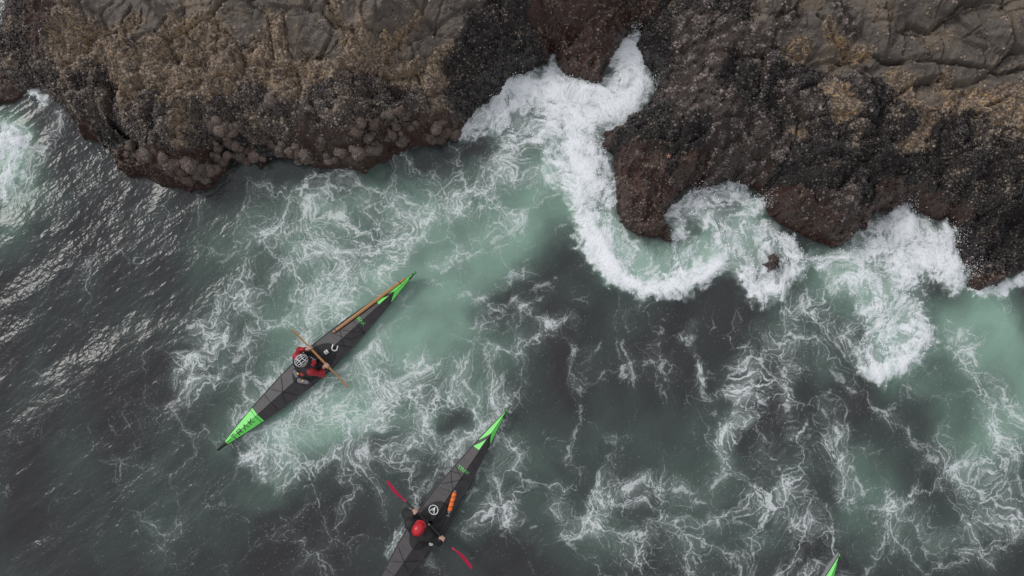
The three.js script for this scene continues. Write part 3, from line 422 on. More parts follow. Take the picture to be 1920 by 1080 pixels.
function foamAt(x, z) {
  const a1 = pn(x * 0.42, z * 0.42), b1 = pn(x * 0.42 + 60, z * 0.42), a2 = pn(x * 1.15 + 9, z * 1.15), b2 = pn(x * 1.15, z * 1.15 + 70), a3 = pn(x * 3.1, z * 3.1 + 4), b3 = pn(x * 3.1 + 33, z * 3.1), a4 = pn(x * 8.5, z * 8.5 + 14), b4 = pn(x * 8.5 + 23, z * 8.5);
  const a5 = pn(x * 21, z * 21 + 14), b5 = pn(x * 21 + 23, z * 21);
  const ux = x + 0.34 * a1 + 0.2 * a2 + 0.085 * a3 + 0.03 * a4 + 0.009 * a5, uz = z + 0.34 * b1 + 0.2 * b2 + 0.085 * b3 + 0.03 * b4 + 0.009 * b5;
  const sx = x + 0.16 * a2 + 0.07 * a3 + 0.03 * a4, sz = z + 0.16 * b2 + 0.07 * b3 + 0.03 * b4;
  const T = MILK.at(sx, sz), D = LACE.at(sx, sz), Wt = WHITE.at(x + 0.09 * a2 + 0.1 * a3 + 0.07 * a4 + 0.03 * a5, z + 0.09 * b2 + 0.1 * b3 + 0.07 * b4 + 0.03 * b5);
  const ca = 0.86, sa = -0.51, px = (ux * ca + uz * sa) * 1.3, pz = (uz * ca - ux * sa) * 1.5, mid = pn(ux * 17 + 4, uz * 17), fine = pn(x * 37, z * 37), finer = pn(x * 61, z * 61);
  const p1 = pn(px * 1.1 + 5, pz * 1.1 + 5), p2 = pn(px * 2.7 + 55, pz * 2.7), p3 = pn(px * 6.3, pz * 6.3 + 35);
  const qx = ux + 0.18 * p1 + 0.05 * p2, qz = uz + 0.18 * p2 + 0.05 * p1, O = worley(qx * 1.0 + 3, qz * 1.0, 1), c0 = O.f2 - O.f1;
  const dl = DRIFT.at(x + 0.1 * a2 + 0.09 * a3 + 0.045 * a4 + 0.012 * a5, z + 0.1 * b2 + 0.09 * b3 + 0.045 * b4 + 0.012 * b5), near = Math.exp(-dl * dl / 0.05), wide = Math.exp(-dl * dl / 0.3);
  const E = clamp(Math.max(D, 0.7 * Wt) * (0.54 + 0.34 * thread(c0, 0.22) + 0.26 * pn(x * 0.7 + 30, z * 0.7)) + 0.03 * wide + 0.09 * near, 0, 1);
  const have = (o, k) => smooth(o, o + 0.5, E * 1.15 + 0.26 * k);      // where each size of net is present; only slow noises, so that nets stay whole
  const A = worley(qx * 2.6, qz * 2.6, 1), c1 = A.f2 - A.f1, B = worley(qx * 5.6 + 9, qz * 5.6, 1), c2 = B.f2 - B.f1, C = worley(qx * 11.5 + 4, qz * 11.5, 1), c3 = C.f2 - C.f1;
  const e1 = pn(px * 1.35, pz * 1.35), e2 = pn(px * 2.9 + 11, pz * 2.9), e3 = pn(px * 6.2, pz * 6.2 + 17), e4 = pn(px * 13.5, pz * 13.5);
  const rag = clamp(0.82 + 0.5 * mid + 0.6 * fine + 0.35 * finer + 0.2 * p3, 0.12, 1.3);
  let f = thread(c0, 0.011 + 0.018 * E) * have(0.0, p2);
  f = Math.max(f, thread(e1, 0.012 + 0.02 * E) * have(0.06, p2));
  f = Math.max(f, thread(c1, 0.02 + 0.04 * E) * have(0.1, p1 + 0.3 * p2));
  f = Math.max(f, thread(c2, 0.028 + 0.07 * E) * have(0.17, p1 - 0.4 * p2) * 0.8);
  f = Math.max(f, thread(c3, 0.04 + 0.12 * E) * have(0.32, p2 + 0.5 * p1) * 0.66);
  f = Math.max(f, thread(e2, 0.018 + 0.03 * E) * have(0.28, -p1 - 0.4 * p2) * 0.65);
  f = Math.max(f, thread(e3, 0.03 + 0.04 * E) * have(0.55, p2) * 0.4);
  f = Math.max(f, thread(dl, 0.018 + 0.026 * smooth(-0.3, 0.6, p2)) * smooth(-0.45, 0.25, p2 + 0.6 * p3 + 0.2 * mid));
  f = smooth(0.06, 0.98, f * rag) * smooth(0.04, 0.26, E) * (0.26 + 0.64 * smooth(0.16, 0.62, E));
  const dot = smooth(0.72, 0.95, fine * 0.8 + finer * 0.6 + 0.35 * mid + 0.2 * E + 0.25 * p2) * smooth(0.02, 0.3, E); f = Math.max(f, 0.45 * dot);  // white flecks: foam specks, partly glints painted into the colour
  const soft = smooth(0.16, 0.8, E) * clamp(0.4 + 0.4 * p1 + 0.3 * p2 + 0.2 * e3 + 0.22 * e4 + 0.16 * mid + 0.25 * near);   // thin veil between the threads
  // broken water: solid where strong, torn at its edge, thin and fibrous where weaker
  const web = Math.max(thread(c1, 0.22), thread(c2, 0.24)), tear = 0.34 * e2 + 0.28 * e3 + 0.24 * e4 + 0.2 * mid + 0.16 * fine + 0.08 * finer + 0.3 * (web - 0.5), w = smooth(0.36, 1.0, Wt + tear * (1.3 - 0.8 * Wt)) * smooth(0.1, 0.34, Wt);
  FL.m = clamp(T + 0.09 * pn(sx * 1.5 + 0.5 * p1, sz * 0.55 + 20) + 0.07 * pn(ux * 0.7 + 90, uz * 0.7) + 0.14 * pn(sx * 0.9, sz * 0.9) * smooth(0.05, 0.3, T) + 0.08 * pn(ux * 2.4, uz * 2.4) * (0.3 + T) + 0.4 * Wt); FL.f = f; FL.v = clamp(soft + 0.75 * smooth(0.12, 0.6, Wt) * clamp(0.75 + 0.4 * p2 + 0.3 * e3)); FL.w = w;
  FL.l = clamp(0.4 + 0.45 * a3 + 0.35 * p3 + 0.4 * e4 + 0.3 * mid + 0.2 * fine);
  return FL;
}
function seaHeight(x, z, wt) {
  const c = CALM.at(x, z), ca = 0.8, sa = 0.6, u = x * ca - z * sa, v = x * sa + z * ca;
  let h = 0.014 * pn(u * 0.9 + 50, v * 1.6) + 0.07 * pn(x * 0.33 + 3, z * 0.33) + 0.04 * pn(u * 0.5, v * 0.9) + 0.016 * pn(u * 1.2 + 8, v * 2.3);
  h += (0.3 + 0.85 * c) * (0.007 * pn(u * 2.6, v * 4.4) + 0.0045 * pn(u * 5 + 0.6 * pn(x * 2, z * 2), v * 8.5) + 0.003 * pn(u * 10, v * 15 + 4));
  return h + 0.07 * wt;
}
const SW = 2048, SH = 1280, SX0 = -11, SXW = 22, SZ0 = -6.9, SZH = 13.75;
const seaColour = new Uint8Array(SW * SH * 4), seaRough = new Uint8Array(SW * SH * 4), seaBump = new Float32Array(SW * SH * 4);
const toS = (() => { const t = new Uint8Array(4097); for (let i = 0; i <= 4096; i++) { const c = i / 4096; t[i] = Math.round(255 * (c <= 0.0031308 ? 12.92 * c : 1.055 * Math.pow(c, 1 / 2.4) - 0.055)); } return (c) => t[Math.round(clamp(c) * 4096)]; })();
for (let j = 0; j < SH; j++) for (let i = 0; i < SW; i++) {
  const x = SX0 + (i + 0.5) / SW * SXW, z = SZ0 + (j + 0.5) / SH * SZH, q = foamAt(x, z), o = (j * SW + i) * 4;
  const m = q.m, m2 = m * m;
  let r = 0.0285 + 0.055 * m + 0.135 * m2, g = 0.0285 + 0.115 * m + 0.2 * m2, b = 0.031 + 0.085 * m + 0.16 * m2;      // deep grey water to water full of fine bubbles
  const v = q.v; r = lerp(r, 0.46, v * 0.6); g = lerp(g, 0.53, v * 0.6); b = lerp(b, 0.505, v * 0.6);
  const f = q.f * 0.86; r = lerp(r, 0.68, f); g = lerp(g, 0.715, f); b = lerp(b, 0.72, f);
  const w = q.w * (1 - 0.7 * q.l * q.l); r = lerp(r, 0.80, w); g = lerp(g, 0.82, w); b = lerp(b, 0.85, w);
  seaColour[o] = toS(r); seaColour[o + 1] = toS(g); seaColour[o + 2] = toS(b); seaColour[o + 3] = 255;
  const cover = clamp(Math.max(f * 1.1, q.w, v * 0.5)), ro = lerp(0.22, 0.75, cover); seaRough[o] = seaRough[o + 1] = seaRough[o + 2] = ro * 255; seaRough[o + 3] = 255;
  const c = CALM.at(x, z) * (0.6 + 0.45 * smooth(-0.45, 0.5, pn(x * 0.8 + 5, z * 0.8) + 0.5 * pn(x * 2.1, z * 2.1 + 9))), u = x * 0.8 - z * 0.6, t = x * 0.6 + z * 0.8;
  const rip = (0.42 + 0.6 * c * c) * (0.4 * pn(u * 8, t * 13 + 3) + 0.4 * pn(u * 17 + 4, t * 26) + 0.2 * pn(u * 34, t * 48)) * (1 - cover);
  const bu = 0.42 + 0.12 * rip + 0.12 * f + q.w * (0.1 - 0.06 * q.l + 0.05 * pn(x * 26, z * 26) + 0.05 * pn(x * 50, z * 50));
  seaBump[o] = seaBump[o + 1] = seaBump[o + 2] = clamp(bu); seaBump[o + 3] = 1;
}
const seaTexture = (d, srgb) => { const t = new THREE.DataTexture(d, SW, SH, THREE.RGBAFormat, d instanceof Float32Array ? THREE.FloatType : THREE.UnsignedByteType); t.wrapS = t.wrapT = THREE.MirroredRepeatWrapping; t.magFilter = THREE.LinearFilter; if (srgb) t.colorSpace = THREE.SRGBColorSpace; t.needsUpdate = true; return t; };
const seaMaterial = new THREE.MeshPhysicalMaterial({ map: seaTexture(seaColour, true), roughnessMap: seaTexture(seaRough), roughness: 1, bumpMap: seaTexture(seaBump), bumpScale: 0.06, ior: 1.333 });
{
  const X = axis(-10.8, 10.8, 0.03, -160, 160), Z = axis(-6.4, 6.4, 0.03, -160, 160), nx = X.length, nz = Z.length, pos = new Float32Array(nx * nz * 3), uv = new Float32Array(nx * nz * 2), idx = [];
  for (let j = 0; j < nz; j++) for (let i = 0; i < nx; i++) {
    const k = j * nx + i, x = X[i], z = Z[j], inn = Math.abs(x) < 11 && z > -6.9 && z < 6.85; let wt = 0;
    if (inn && WHITE.at(x, z) > 0.05) { const q = foamAt(x, z); wt = smooth(0.3, 1, WHITE.at(x, z)) * (0.75 + 0.25 * q.w); }
    pos[k * 3] = x; pos[k * 3 + 1] = seaHeight(x, z, wt); pos[k * 3 + 2] = z; uv[k * 2] = (x - SX0) / SXW; uv[k * 2 + 1] = (z - SZ0) / SZH;
  }
  for (let j = 0; j + 1 < nz; j++) for (let i = 0; i + 1 < nx; i++) { const a = j * nx + i; idx.push(a, a + nx, a + 1, a + 1, a + nx, a + nx + 1); }
  const g = new THREE.BufferGeometry(); g.setAttribute('position', new THREE.BufferAttribute(pos, 3)); g.setAttribute('uv', new THREE.BufferAttribute(uv, 2)); g.setIndex(idx); g.computeVertexNormals();
  const sea = mesh('sea', g, seaMaterial, scene); tag(sea, 'grey-green sea laced with white foam, surging below the rocks', 'sea', null, 'structure');
}
// spray thrown up along the broken edges
{
  const R = seeded(404), spots = [];
  for (let n = 0; n < 260000 && spots.length < 22000; n++) {
    const x = -10.5 + 21 * R(), z = -6 + 7.5 * R(), w = WHITE.at(x, z), keep = R(), s = R(), hi = R();
    if (w < 0.3) continue; const q = foamAt(x, z); const edge = q.w > 0.3 && q.w < 0.9 ? 0.8 : q.w >= 0.95 ? 0.06 : w > 0.6 ? 0.1 : 0.01; if (keep > edge) continue;
    spots.push([x + 0.08 * (R() - 0.5), seaHeight(x, z, 0.6 * q.w) + 0.02 + 0.16 * hi * hi * w, z + 0.08 * (R() - 0.5), 0.003 + 0.011 * s * s * s * s]);
  }
  for (const [px, py, r, n] of [[1815, 505, 0.25, 500], [1795, 440, 0.25, 350], [1228, 160, 0.16, 260], [1700, 385, 0.2, 260], [1435, 375, 0.2, 250], [1190, 52, 0.12, 140], [1310, 345, 0.2, 120]]) {
    const c = P(px, py, 0.15); for (let k = 0; k < n; k++) { const a = R() * 6.283, d = r * Math.sqrt(-2 * Math.log(1 - R() * 0.98)) * 0.6; spots.push([c[0] + d * Math.cos(a), 0.08 + 0.5 * R() * R(), c[2] + d * Math.sin(a), 0.003 + 0.009 * R() * R() * R()]); }
  }
  const im = new THREE.InstancedMesh(new THREE.IcosahedronGeometry(1, 1), std(0.82, 0.84, 0.86, 0.5), spots.length), m = new THREE.Matrix4();
  spots.forEach(([x, y, z, s], i) => im.setMatrixAt(i, m.makeScale(s, s * 0.8, s).setPosition(x, y, z)));
  im.name = 'sea_spray'; im.castShadow = im.receiveShadow = true; scene.add(im); tag(im, 'white spray thrown up along the breaking surf', 'spray', null, 'stuff');
}

// ---------------------------------------------------------------- kayaks: local x to the bow, y up, z to starboard
const V = (...a) => new THREE.Vector3(...a);
const LEN = 4.82, HALF = LEN / 2;
const beam = (t) => Math.max(0.012, 0.282 * Math.pow(Math.max(0, 1 - Math.pow(Math.abs(t), t < 0 ? 1.75 : 1.55)), t < 0 ? 1 : 1.08));
const sheer = (t) => 0.17 + (t > 0 ? 0.15 : 0.11) * Math.pow(Math.abs(t), 2.6);
const ridge = (t) => sheer(t) + 0.012 + 0.4 * beam(t) + 0.03 * Math.max(0, Math.min(t - 0.12, 0.5)) * smooth(1, 0.6, t);
const keel = (t) => -0.1 + 0.3 * Math.pow(Math.abs(t), 7);
function deck(s, u, out = 0) {                                      // a spot on the deck: s metres forward of midships, u from -1 (port) to 1
  const t = s / HALF, w = beam(t), y0 = sheer(t), y1 = ridge(t), a = Math.abs(u), n = Math.hypot(w, y1 - y0), side = Math.sign(u) || 0;
  return new THREE.Vector3(s, lerp(y1, y0, a) + out * w / n, u * w + out * side * (y1 - y0) / n);
}
function sheet(fn, nu, nv, wrap = false) {                          // a grid of points as a surface
  const p = [], idx = []; for (let j = 0; j <= nv; j++) for (let i = 0; i <= nu; i++) { const v = fn(i / nu, j / nv); p.push(v.x, v.y, v.z); }
  for (let j = 0; j < nv; j++) for (let i = 0; i < nu; i++) { const a = j * (nu + 1) + i, b = a + nu + 1; idx.push(a, b, a + 1, a + 1, b, b + 1); }
  const g = new THREE.BufferGeometry(); g.setAttribute('position', new THREE.Float32BufferAttribute(p, 3)); g.setIndex(idx); g.computeVertexNormals(); return g;
}
const tube = (pts, r, seg = 0, round = 6) => { const g = new THREE.TubeGeometry(new THREE.CatmullRomCurve3(pts, false, 'catmullrom', 0.3), seg || Math.max(4, pts.length * 4), r, round, false); g.deleteAttribute('uv'); return g; };
const cord = (spots, r = 0.0035) => { const pts = []; for (let i = 0; i + 1 < spots.length; i++) { const [s0, u0] = spots[i], [s1, u1] = spots[i + 1]; for (let k = i ? 1 : 0; k <= 6; k++) pts.push(deck(lerp(s0, s1, k / 6), lerp(u0, u1, k / 6), r + 0.004)); } return new THREE.TubeGeometry(new THREE.CatmullRomCurve3(pts, false, 'catmullrom', 0), pts.length * 2, r, 5, false); };
const panel = (a, b, u0, u1, out = 0.004, n = 20, m = 8) => sheet((i, j) => { const u = lerp(u0, u1, j); return deck(lerp(a(u), b(u), i), u, out); }, n, m);
const clothMap = (() => { const S = 256, d = new Uint8Array(S * S * 4), r = seeded(9); for (let i = 0; i < S * S; i++) { const x = i % S, y = (i / S) | 0, v = 150 + 46 * pn(x / S * 8, y / S * 8) + 26 * pn(x / S * 24 + 5, y / S * 24) + 24 * (r() - 0.5); d[i * 4] = d[i * 4 + 1] = d[i * 4 + 2] = clamp(v, 0, 255); d[i * 4 + 3] = 255; } const t = new THREE.DataTexture(d, S, S); t.wrapS = t.wrapT = THREE.MirroredRepeatWrapping; t.magFilter = THREE.LinearFilter; t.needsUpdate = true; return t; })();
const flatUV = (g, k = 1.4) => { const p = g.attributes.position, uv = []; for (let i = 0; i < p.count; i++) uv.push(p.getX(i) * k, p.getZ(i) * k); g.setAttribute('uv', new THREE.Float32BufferAttribute(uv, 2)); return g; };
const M = {
  deck: std(0.066, 0.06, 0.064, 0.5, { map: clothMap, bumpMap: clothMap, bumpScale: 0.003 }), hull: std(0.36, 0.36, 0.38, 0.35), green: std(0.14, 0.7, 0.11, 0.42), black: std(0.012, 0.012, 0.013, 0.6), cloth: std(0.019, 0.018, 0.0195, 0.8), line: std(0.01, 0.01, 0.011, 0.7),
  white: std(0.72, 0.72, 0.72, 0.5), seam: std(0.015, 0.015, 0.016, 0.5), wood: std(0.46, 0.225, 0.085, 0.42), darkwood: std(0.12, 0.055, 0.025, 0.5), skin: std(0.5, 0.29, 0.22, 0.55), red: std(0.36, 0.014, 0.025, 0.55), redshell: std(0.5, 0.016, 0.026, 0.3),
  grey: std(0.19, 0.18, 0.2, 0.6), dark: std(0.02, 0.019, 0.02, 0.75), orange: std(0.8, 0.17, 0.02, 0.45), yellow: std(0.6, 0.5, 0.12, 0.6), carbon: std(0.018, 0.018, 0.02, 0.35), blade: std(0.52, 0.016, 0.07, 0.28), olive: std(0.05, 0.055, 0.05, 0.7), deckText: std(0.09, 0.6, 0.1, 0.5),
};
M.deck.color.setRGB(0.056, 0.049, 0.054);
// letters T R Λ K as strokes of bars, in a box 0..1 wide and 0..1 high
const GLYPH = { T: [[0, 1, 1, 1], [0.5, 1, 0.5, 0]], R: [[0, 0, 0, 1], [0, 1, 0.9, 1], [0.9, 1, 0.9, 0.5], [0.9, 0.5, 0, 0.5], [0.4, 0.5, 0.95, 0]], L: [[0, 0, 0.5, 1], [0.5, 1, 1, 0]], K: [[0, 0, 0, 1], [0, 0.48, 0.9, 1], [0.22, 0.6, 0.95, 0]], V: [[0.05, 0.15, 0.5, 1], [0.5, 1, 0.95, 0.15]] };
function bars(strokes, place, w) {                                  // flat strokes laid on a surface: place(x, y) gives the spot
  const list = [];
  for (const [x0, y0, x1, y1] of strokes) {
    const L = Math.hypot(x1 - x0, y1 - y0), dx = (x1 - x0) / L, dy = (y1 - y0) / L;
    list.push(sheet((i, j) => place(x0 + dx * (i * (L + w) - w / 2) - dy * (j - 0.5) * w, y0 + dy * (i * (L + w) - w / 2) + dx * (j - 0.5) * w), 4, 1));
  }
  return mergeGeometries(list);
}
function word(place, width, height, gap, thick) {                   // T R Λ K running along x of place(x, y)
  const list = []; [...'TRLK'].forEach((c, n) => list.push(bars(GLYPH[c].map((q) => [q[0] * width + n * (width + gap), q[1] * height, q[2] * width + n * (width + gap), q[3] * height]), place, thick))); return mergeGeometries(list);
}
const CA = 0.47, CB = 0.235, CX = -0.1;                              // cockpit ring: half length, half width, centre
function kayak(name, label) {
  const g = new THREE.Group(); g.name = name; scene.add(g); tag(g, label, 'kayak', null);
  const side = (u0, u1, n) => { const p = [], idx = []; const N = 120; for (let j = 0; j <= 8; j++) for (let i = 0; i <= N; i++) { const s = lerp(-HALF, HALF, i / N), v = deck(s, lerp(u0, u1, j / 8)); p.push(v.x, v.y, v.z); }
    for (let j = 0; j < 8; j++) for (let i = 0; i < N; i++) { const s = lerp(-HALF, HALF, (i + 0.5) / N), z = lerp(u0, u1, (j + 0.5) / 8) * beam(s / HALF); if (Math.hypot((s - CX) / (CA - 0.03), z / (CB - 0.03)) < 1) continue; const a = j * (N + 1) + i, b = a + N + 1; idx.push(a, b, a + 1, a + 1, b, b + 1); }
    const q = new THREE.BufferGeometry(); q.setAttribute('position', new THREE.Float32BufferAttribute(p, 3)); q.setIndex(idx); q.computeVertexNormals(); return flatUV(q); };
  mesh('deck', side(-1, 0), M.deck, g); mesh('deck', side(0, 1), M.deck, g);
  const cut = (t, v) => { const w = beam(t), y0 = sheer(t), k = Math.min(keel(t), y0 - 0.04), c = [[w, y0], [w * 1.0, lerp(y0, k, 0.3)], [w * 0.78, lerp(y0, k, 0.72)], [w * 0.3, lerp(y0, k, 0.96)], [0, k]], full = [...c, ...c.slice(0, -1).reverse().map(([a, b]) => [-a, b])]; const f = v * (full.length - 1), i = Math.min(full.length - 2, Math.floor(f)), r = f - i; return [lerp(full[i][0], full[i + 1][0], r), lerp(full[i][1], full[i + 1][1], r)]; };
  mesh('hull', sheet((i, j) => { const s = lerp(-HALF, HALF, i), c = cut(s / HALF, j); return new THREE.Vector3(s, c[1], c[0]); }, 120, 16), M.hull, g);
  for (const u of [-1, 1]) { const pts = []; for (let i = 0; i <= 60; i++) { const s = lerp(-HALF, HALF, i / 60); pts.push(deck(s, u)); } mesh('gunwale_seam', tube(pts, 0.009, 120), M.seam, g); }
  { const a = [], b = []; for (let i = 0; i <= 30; i++) { a.push(deck(lerp(0.42, 2.3, i / 30), 0, 0.001)); b.push(deck(lerp(-2.3, -0.6, i / 30), 0, 0.001)); } mesh('ridge_seam', tube(a, 0.004), M.seam, g); mesh('ridge_seam', tube(b, 0.005), M.seam, g); }
  // green bow: a pointed cap with a notch at the ridge, a dark chevron, then one triangle on the port side
  const tip = HALF - 0.01;
  mesh('bow_panel', panel((u) => tip - (0.52 + 0.26 * -u), () => tip, -1, -0.001), M.green, g); mesh('bow_panel', panel((u) => tip - (0.52 + 0.2 * u), () => tip, 0.001, 1), M.green, g);
  mesh('bow_chevron', panel((u) => tip - (0.62 + 0.3 * -u), (u) => tip - (0.523 + 0.26 * -u), -1, -0.001, 0.0035), M.seam, g); mesh('bow_chevron', panel((u) => tip - (0.6 + 0.2 * u), (u) => tip - (0.523 + 0.2 * u), 0.001, 1, 0.0035), M.seam, g);
  mesh('green_triangle', panel(() => tip - 0.9, (u) => tip - 0.9 + 0.24 * (1 - Math.abs(u + 0.08) / 0.84), -0.92, -0.08, 0.005), M.green, g);
  mesh('bow_toggle', mergeGeometries([tube([deck(tip - 0.05, -0.5, 0.01), deck(tip - 0.1, 0.2, 0.016), deck(tip - 0.05, 0.6, 0.01)], 0.006), tube([deck(tip - 0.1, 0.1, 0.014), deck(tip - 0.17, 0.1, 0.014)], 0.011)]), M.black, g);
  // green stern with the maker's word, black tail
  const back = -HALF + 0.2, stern = mesh('stern_panel', mergeGeometries([panel(() => back, () => back + 0.74, -1, -0.001), panel(() => back, () => back + 0.74, 0.001, 1)]), M.green, g);
  mesh('lettering', word((x, y) => { const s = back + 0.13 + x, w = beam(s / HALF); return deck(s, clamp((y - 0.055) / -w, -0.98, 0.98), 0.0075); }, 0.08, 0.08, 0.055, 0.013), M.black, stern);
  mesh('tail_cap', mergeGeometries([panel(() => -HALF + 0.005, () => back, -1, -0.001), panel(() => -HALF + 0.005, () => back, 0.001, 1)]), M.black, g);
  // maker's word across the fore deck
  mesh('lettering', word((x, y) => { const s = 1.02 + y, w = beam(s / HALF), z = -0.15 + x; return deck(s, z / w, 0.005); }, 0.048, 0.055, 0.014, 0.009), M.deckText, g);
  // deck lines
  for (const l of [[[-0.72, -0.9], [-1.0, 0.85]], [[-1.0, -0.85], [-0.72, 0.9]], [[-1.52, -0.98], [-1.52, 0.98]], [[-1.15, -0.95], [-1.15, 0.95]]]) mesh('deck_line', cord(l), M.line, g);
  // cockpit ring
  { const pts = []; for (let i = 0; i <= 48; i++) { const a = i / 48 * 2 * Math.PI, s = CX + CA * Math.cos(a), z = CB * Math.sin(a); const d = deck(s, z / beam(s / HALF)); d.y += 0.02; pts.push(d); } mesh('cockpit_rim', tube(pts, 0.014, 120, 8), M.black, g); }
  // spray deck: cloth stretched over the ring, rising to the paddler's waist
  mesh('spray_deck', flatUV(sheet((i, j) => {
    const a = i * 2 * Math.PI, r = 1.03 - j * 0.8, s = CX + CA * Math.cos(a) * r, z = CB * Math.sin(a) * r, e = CX + CA * Math.cos(a) * 1.03, ez = CB * Math.sin(a) * 1.03, edge = deck(e, ez / beam(e / HALF)).y + 0.036;
    const waist = Math.hypot((s + 0.22) / 0.24, z / 0.21), up = 0.1 * smooth(1.15, 0.35, waist), fold = 0.008 * Math.sin(a * 9 + 3 * r) * smooth(1.02, 0.8, r) + 0.006 * pn(s * 13, z * 13);
    return new THREE.Vector3(s, (j === 0 ? edge - 0.05 : edge + 0.035 * (1 - r * r)) + up + fold, z);
  }, 96, 22)), M.cloth, g);
  return g;
}
const onSkirt = (s, z) => { const a = Math.atan2(z / CB, (s - CX) / CA), e = CX + CA * Math.cos(a) * 1.03, ez = CB * Math.sin(a) * 1.03, edge = deck(e, ez / beam(e / HALF)).y + 0.036, r = Math.hypot((s - CX) / CA, z / CB), waist = Math.hypot((s + 0.22) / 0.24, z / 0.21); return edge + 0.035 * (1 - Math.min(1, r * r)) + 0.1 * smooth(1.15, 0.35, waist); };
function afloat(g, bow, stern, roll = 0, lift = 0) {                // bow and stern as spots of the survey photo
  const a = P(...bow, 0.3), b = P(...stern, 0.26), dx = a[0] - b[0], dz = a[2] - b[2];
  g.rotation.order = 'YXZ'; g.rotation.y = Math.atan2(-dz, dx); g.rotation.x = roll; const L = Math.hypot(dx, dz);
  g.position.set(a[0] - dx / L * HALF, lift, a[2] - dz / L * HALF); g.updateMatrixWorld(true); return g;
}
const boat1 = afloat(kayak('sea_kayak', 'grey kayak with green ends carrying a spare wooden paddle, nearest the rocks'), [777, 507], [432, 818], 0.14, 0.0);
const boat2 = afloat(kayak('sea_kayak_001', 'grey kayak of the red-helmeted paddler, cut off by the bottom edge, orange pump on deck'), [948, 763], [674, 1168], 0.17, -0.03);
const boat3 = afloat(kayak('sea_kayak_002', 'only the green bow of a third kayak showing at the bottom right edge'), [1573, 1037], [1400, 1495], 0.05, 0.0);
const spot = (boat, px, py, h) => boat.worldToLocal(new THREE.Vector3(...P(px, py, h)));
// prints on the spray decks
{
  const c = spot(boat1, 627, 653, 0.32), pl = (cx, cz, rot) => (x, y) => { const s = cx + x * Math.cos(rot) - y * Math.sin(rot), z = cz + x * Math.sin(rot) + y * Math.cos(rot); return new THREE.Vector3(s, Math.max(onSkirt(s, z), deck(s, z / beam(s / HALF)).y) + 0.016, z); };
  const U = []; for (let i = 0; i < 14; i++) { const a0 = Math.PI / 2 + i / 14 * Math.PI, a1 = Math.PI / 2 + (i + 1) / 14 * Math.PI; U.push([0.045 * Math.cos(a0), 0.045 * Math.sin(a0), 0.045 * Math.cos(a1), 0.045 * Math.sin(a1)]); }
  U.push([0, 0.045, 0.05, 0.045], [0, -0.045, 0.05, -0.045]);
  mesh('white_print', bars(U, pl(c.x, c.z, -0.55), 0.021), M.white, boat1);
  const d = spot(boat1, 612, 660, 0.32), k = 0.034;
  mesh('diamond_print', sheet((i, j) => pl(d.x, d.z, 0.1)((i - 0.5) * 2 * k, (j - 0.5) * 2 * k), 4, 4), M.white, boat1);
  const q = pl(d.x, d.z, 0.1); mesh('diamond_print', bars([[-0.016, -0.016, 0.016, -0.016], [-0.016, 0.016, 0.016, 0.016], [-0.016, -0.016, -0.016, 0.016], [0, -0.012, 0, 0.012]], (x, y) => q(x, y).add(new THREE.Vector3(0, 0.003, 0)), 0.008), M.black, boat1);
  const e = spot(boat2, 813, 957, 0.34), ring = []; for (let i = 0; i < 32; i++) { const a0 = i / 32 * 2 * Math.PI, a1 = (i + 1) / 32 * 2 * Math.PI; ring.push([0.078 * Math.cos(a0), 0.078 * Math.sin(a0), 0.078 * Math.cos(a1), 0.078 * Math.sin(a1)]); }
  ring.push([-0.045, -0.04, 0.045, 0], [0.045, 0, -0.045, 0.04], [-0.02, 0, 0.02, 0]);
  mesh('round_print', bars(ring, pl(e.x, e.z, 0), 0.0115), M.white, boat2);
  // bungee net on the fore deck of the second kayak, lighter web on the first
  for (const l of [[[0.62, -0.9], [0.9, 0.15]], [[0.9, -0.92], [0.62, 0.1]], [[0.9, -0.92], [1.02, 0.3]], [[1.02, -0.92], [0.9, 0.15]], [[0.55, -0.8], [0.62, 0.1]]]) mesh('deck_line', cord(l), M.line, boat2);
  for (const l of [[[0.5, -0.8], [0.68, 0.5]], [[0.68, -0.85], [0.5, 0.6]], [[0.68, 0.5], [0.95, 0.9]], [[0.68, -0.5], [0.95, 0.9]], [[0.95, -0.9], [0.95, 0.9]], [[0.45, 0.2], [0.6, 0.95]]]) mesh('deck_line', cord(l), M.line, boat1);
  const v = []; for (let i = 0; i <= 10; i++) v.push(deck(lerp(0.45, -0.35, i / 10), 0.96, 0.02 + 0.03 * Math.sin(i)).add(new THREE.Vector3(0, 0, 0.02 + 0.04 * Math.sin(i / 10 * 3.14)))); mesh('tow_cord', tube(v, 0.007), M.line, boat2);
}

// a thing lying on or held over a boat: a group at its own base, turned with the boat
function aboard(boat, name, at) { const g = new THREE.Group(); g.name = name; scene.add(g); g.position.copy(boat.localToWorld(at.clone())); g.quaternion.copy(boat.quaternion); g.updateMatrixWorld(true); return g; }
function turnTo(from, to) { return new THREE.Quaternion().setFromUnitVectors(from, to); }
const woodMap = (() => { const S = 256, d = new Uint8Array(S * S * 4); for (let i = 0; i < S * S; i++) { const x = i % S, y = (i / S) | 0, v = 205 + 38 * pn(x / S * 40, y / S * 5) + 20 * pn(x / S * 9 + 4, y / S * 2); d[i * 4] = d[i * 4 + 1] = d[i * 4 + 2] = clamp(v, 0, 255); d[i * 4 + 3] = 255; } const t = new THREE.DataTexture(d, S, S); t.wrapS = t.wrapT = THREE.MirroredRepeatWrapping; t.magFilter = THREE.LinearFilter; t.needsUpdate = true; return t; })();
M.wood.map = woodMap;
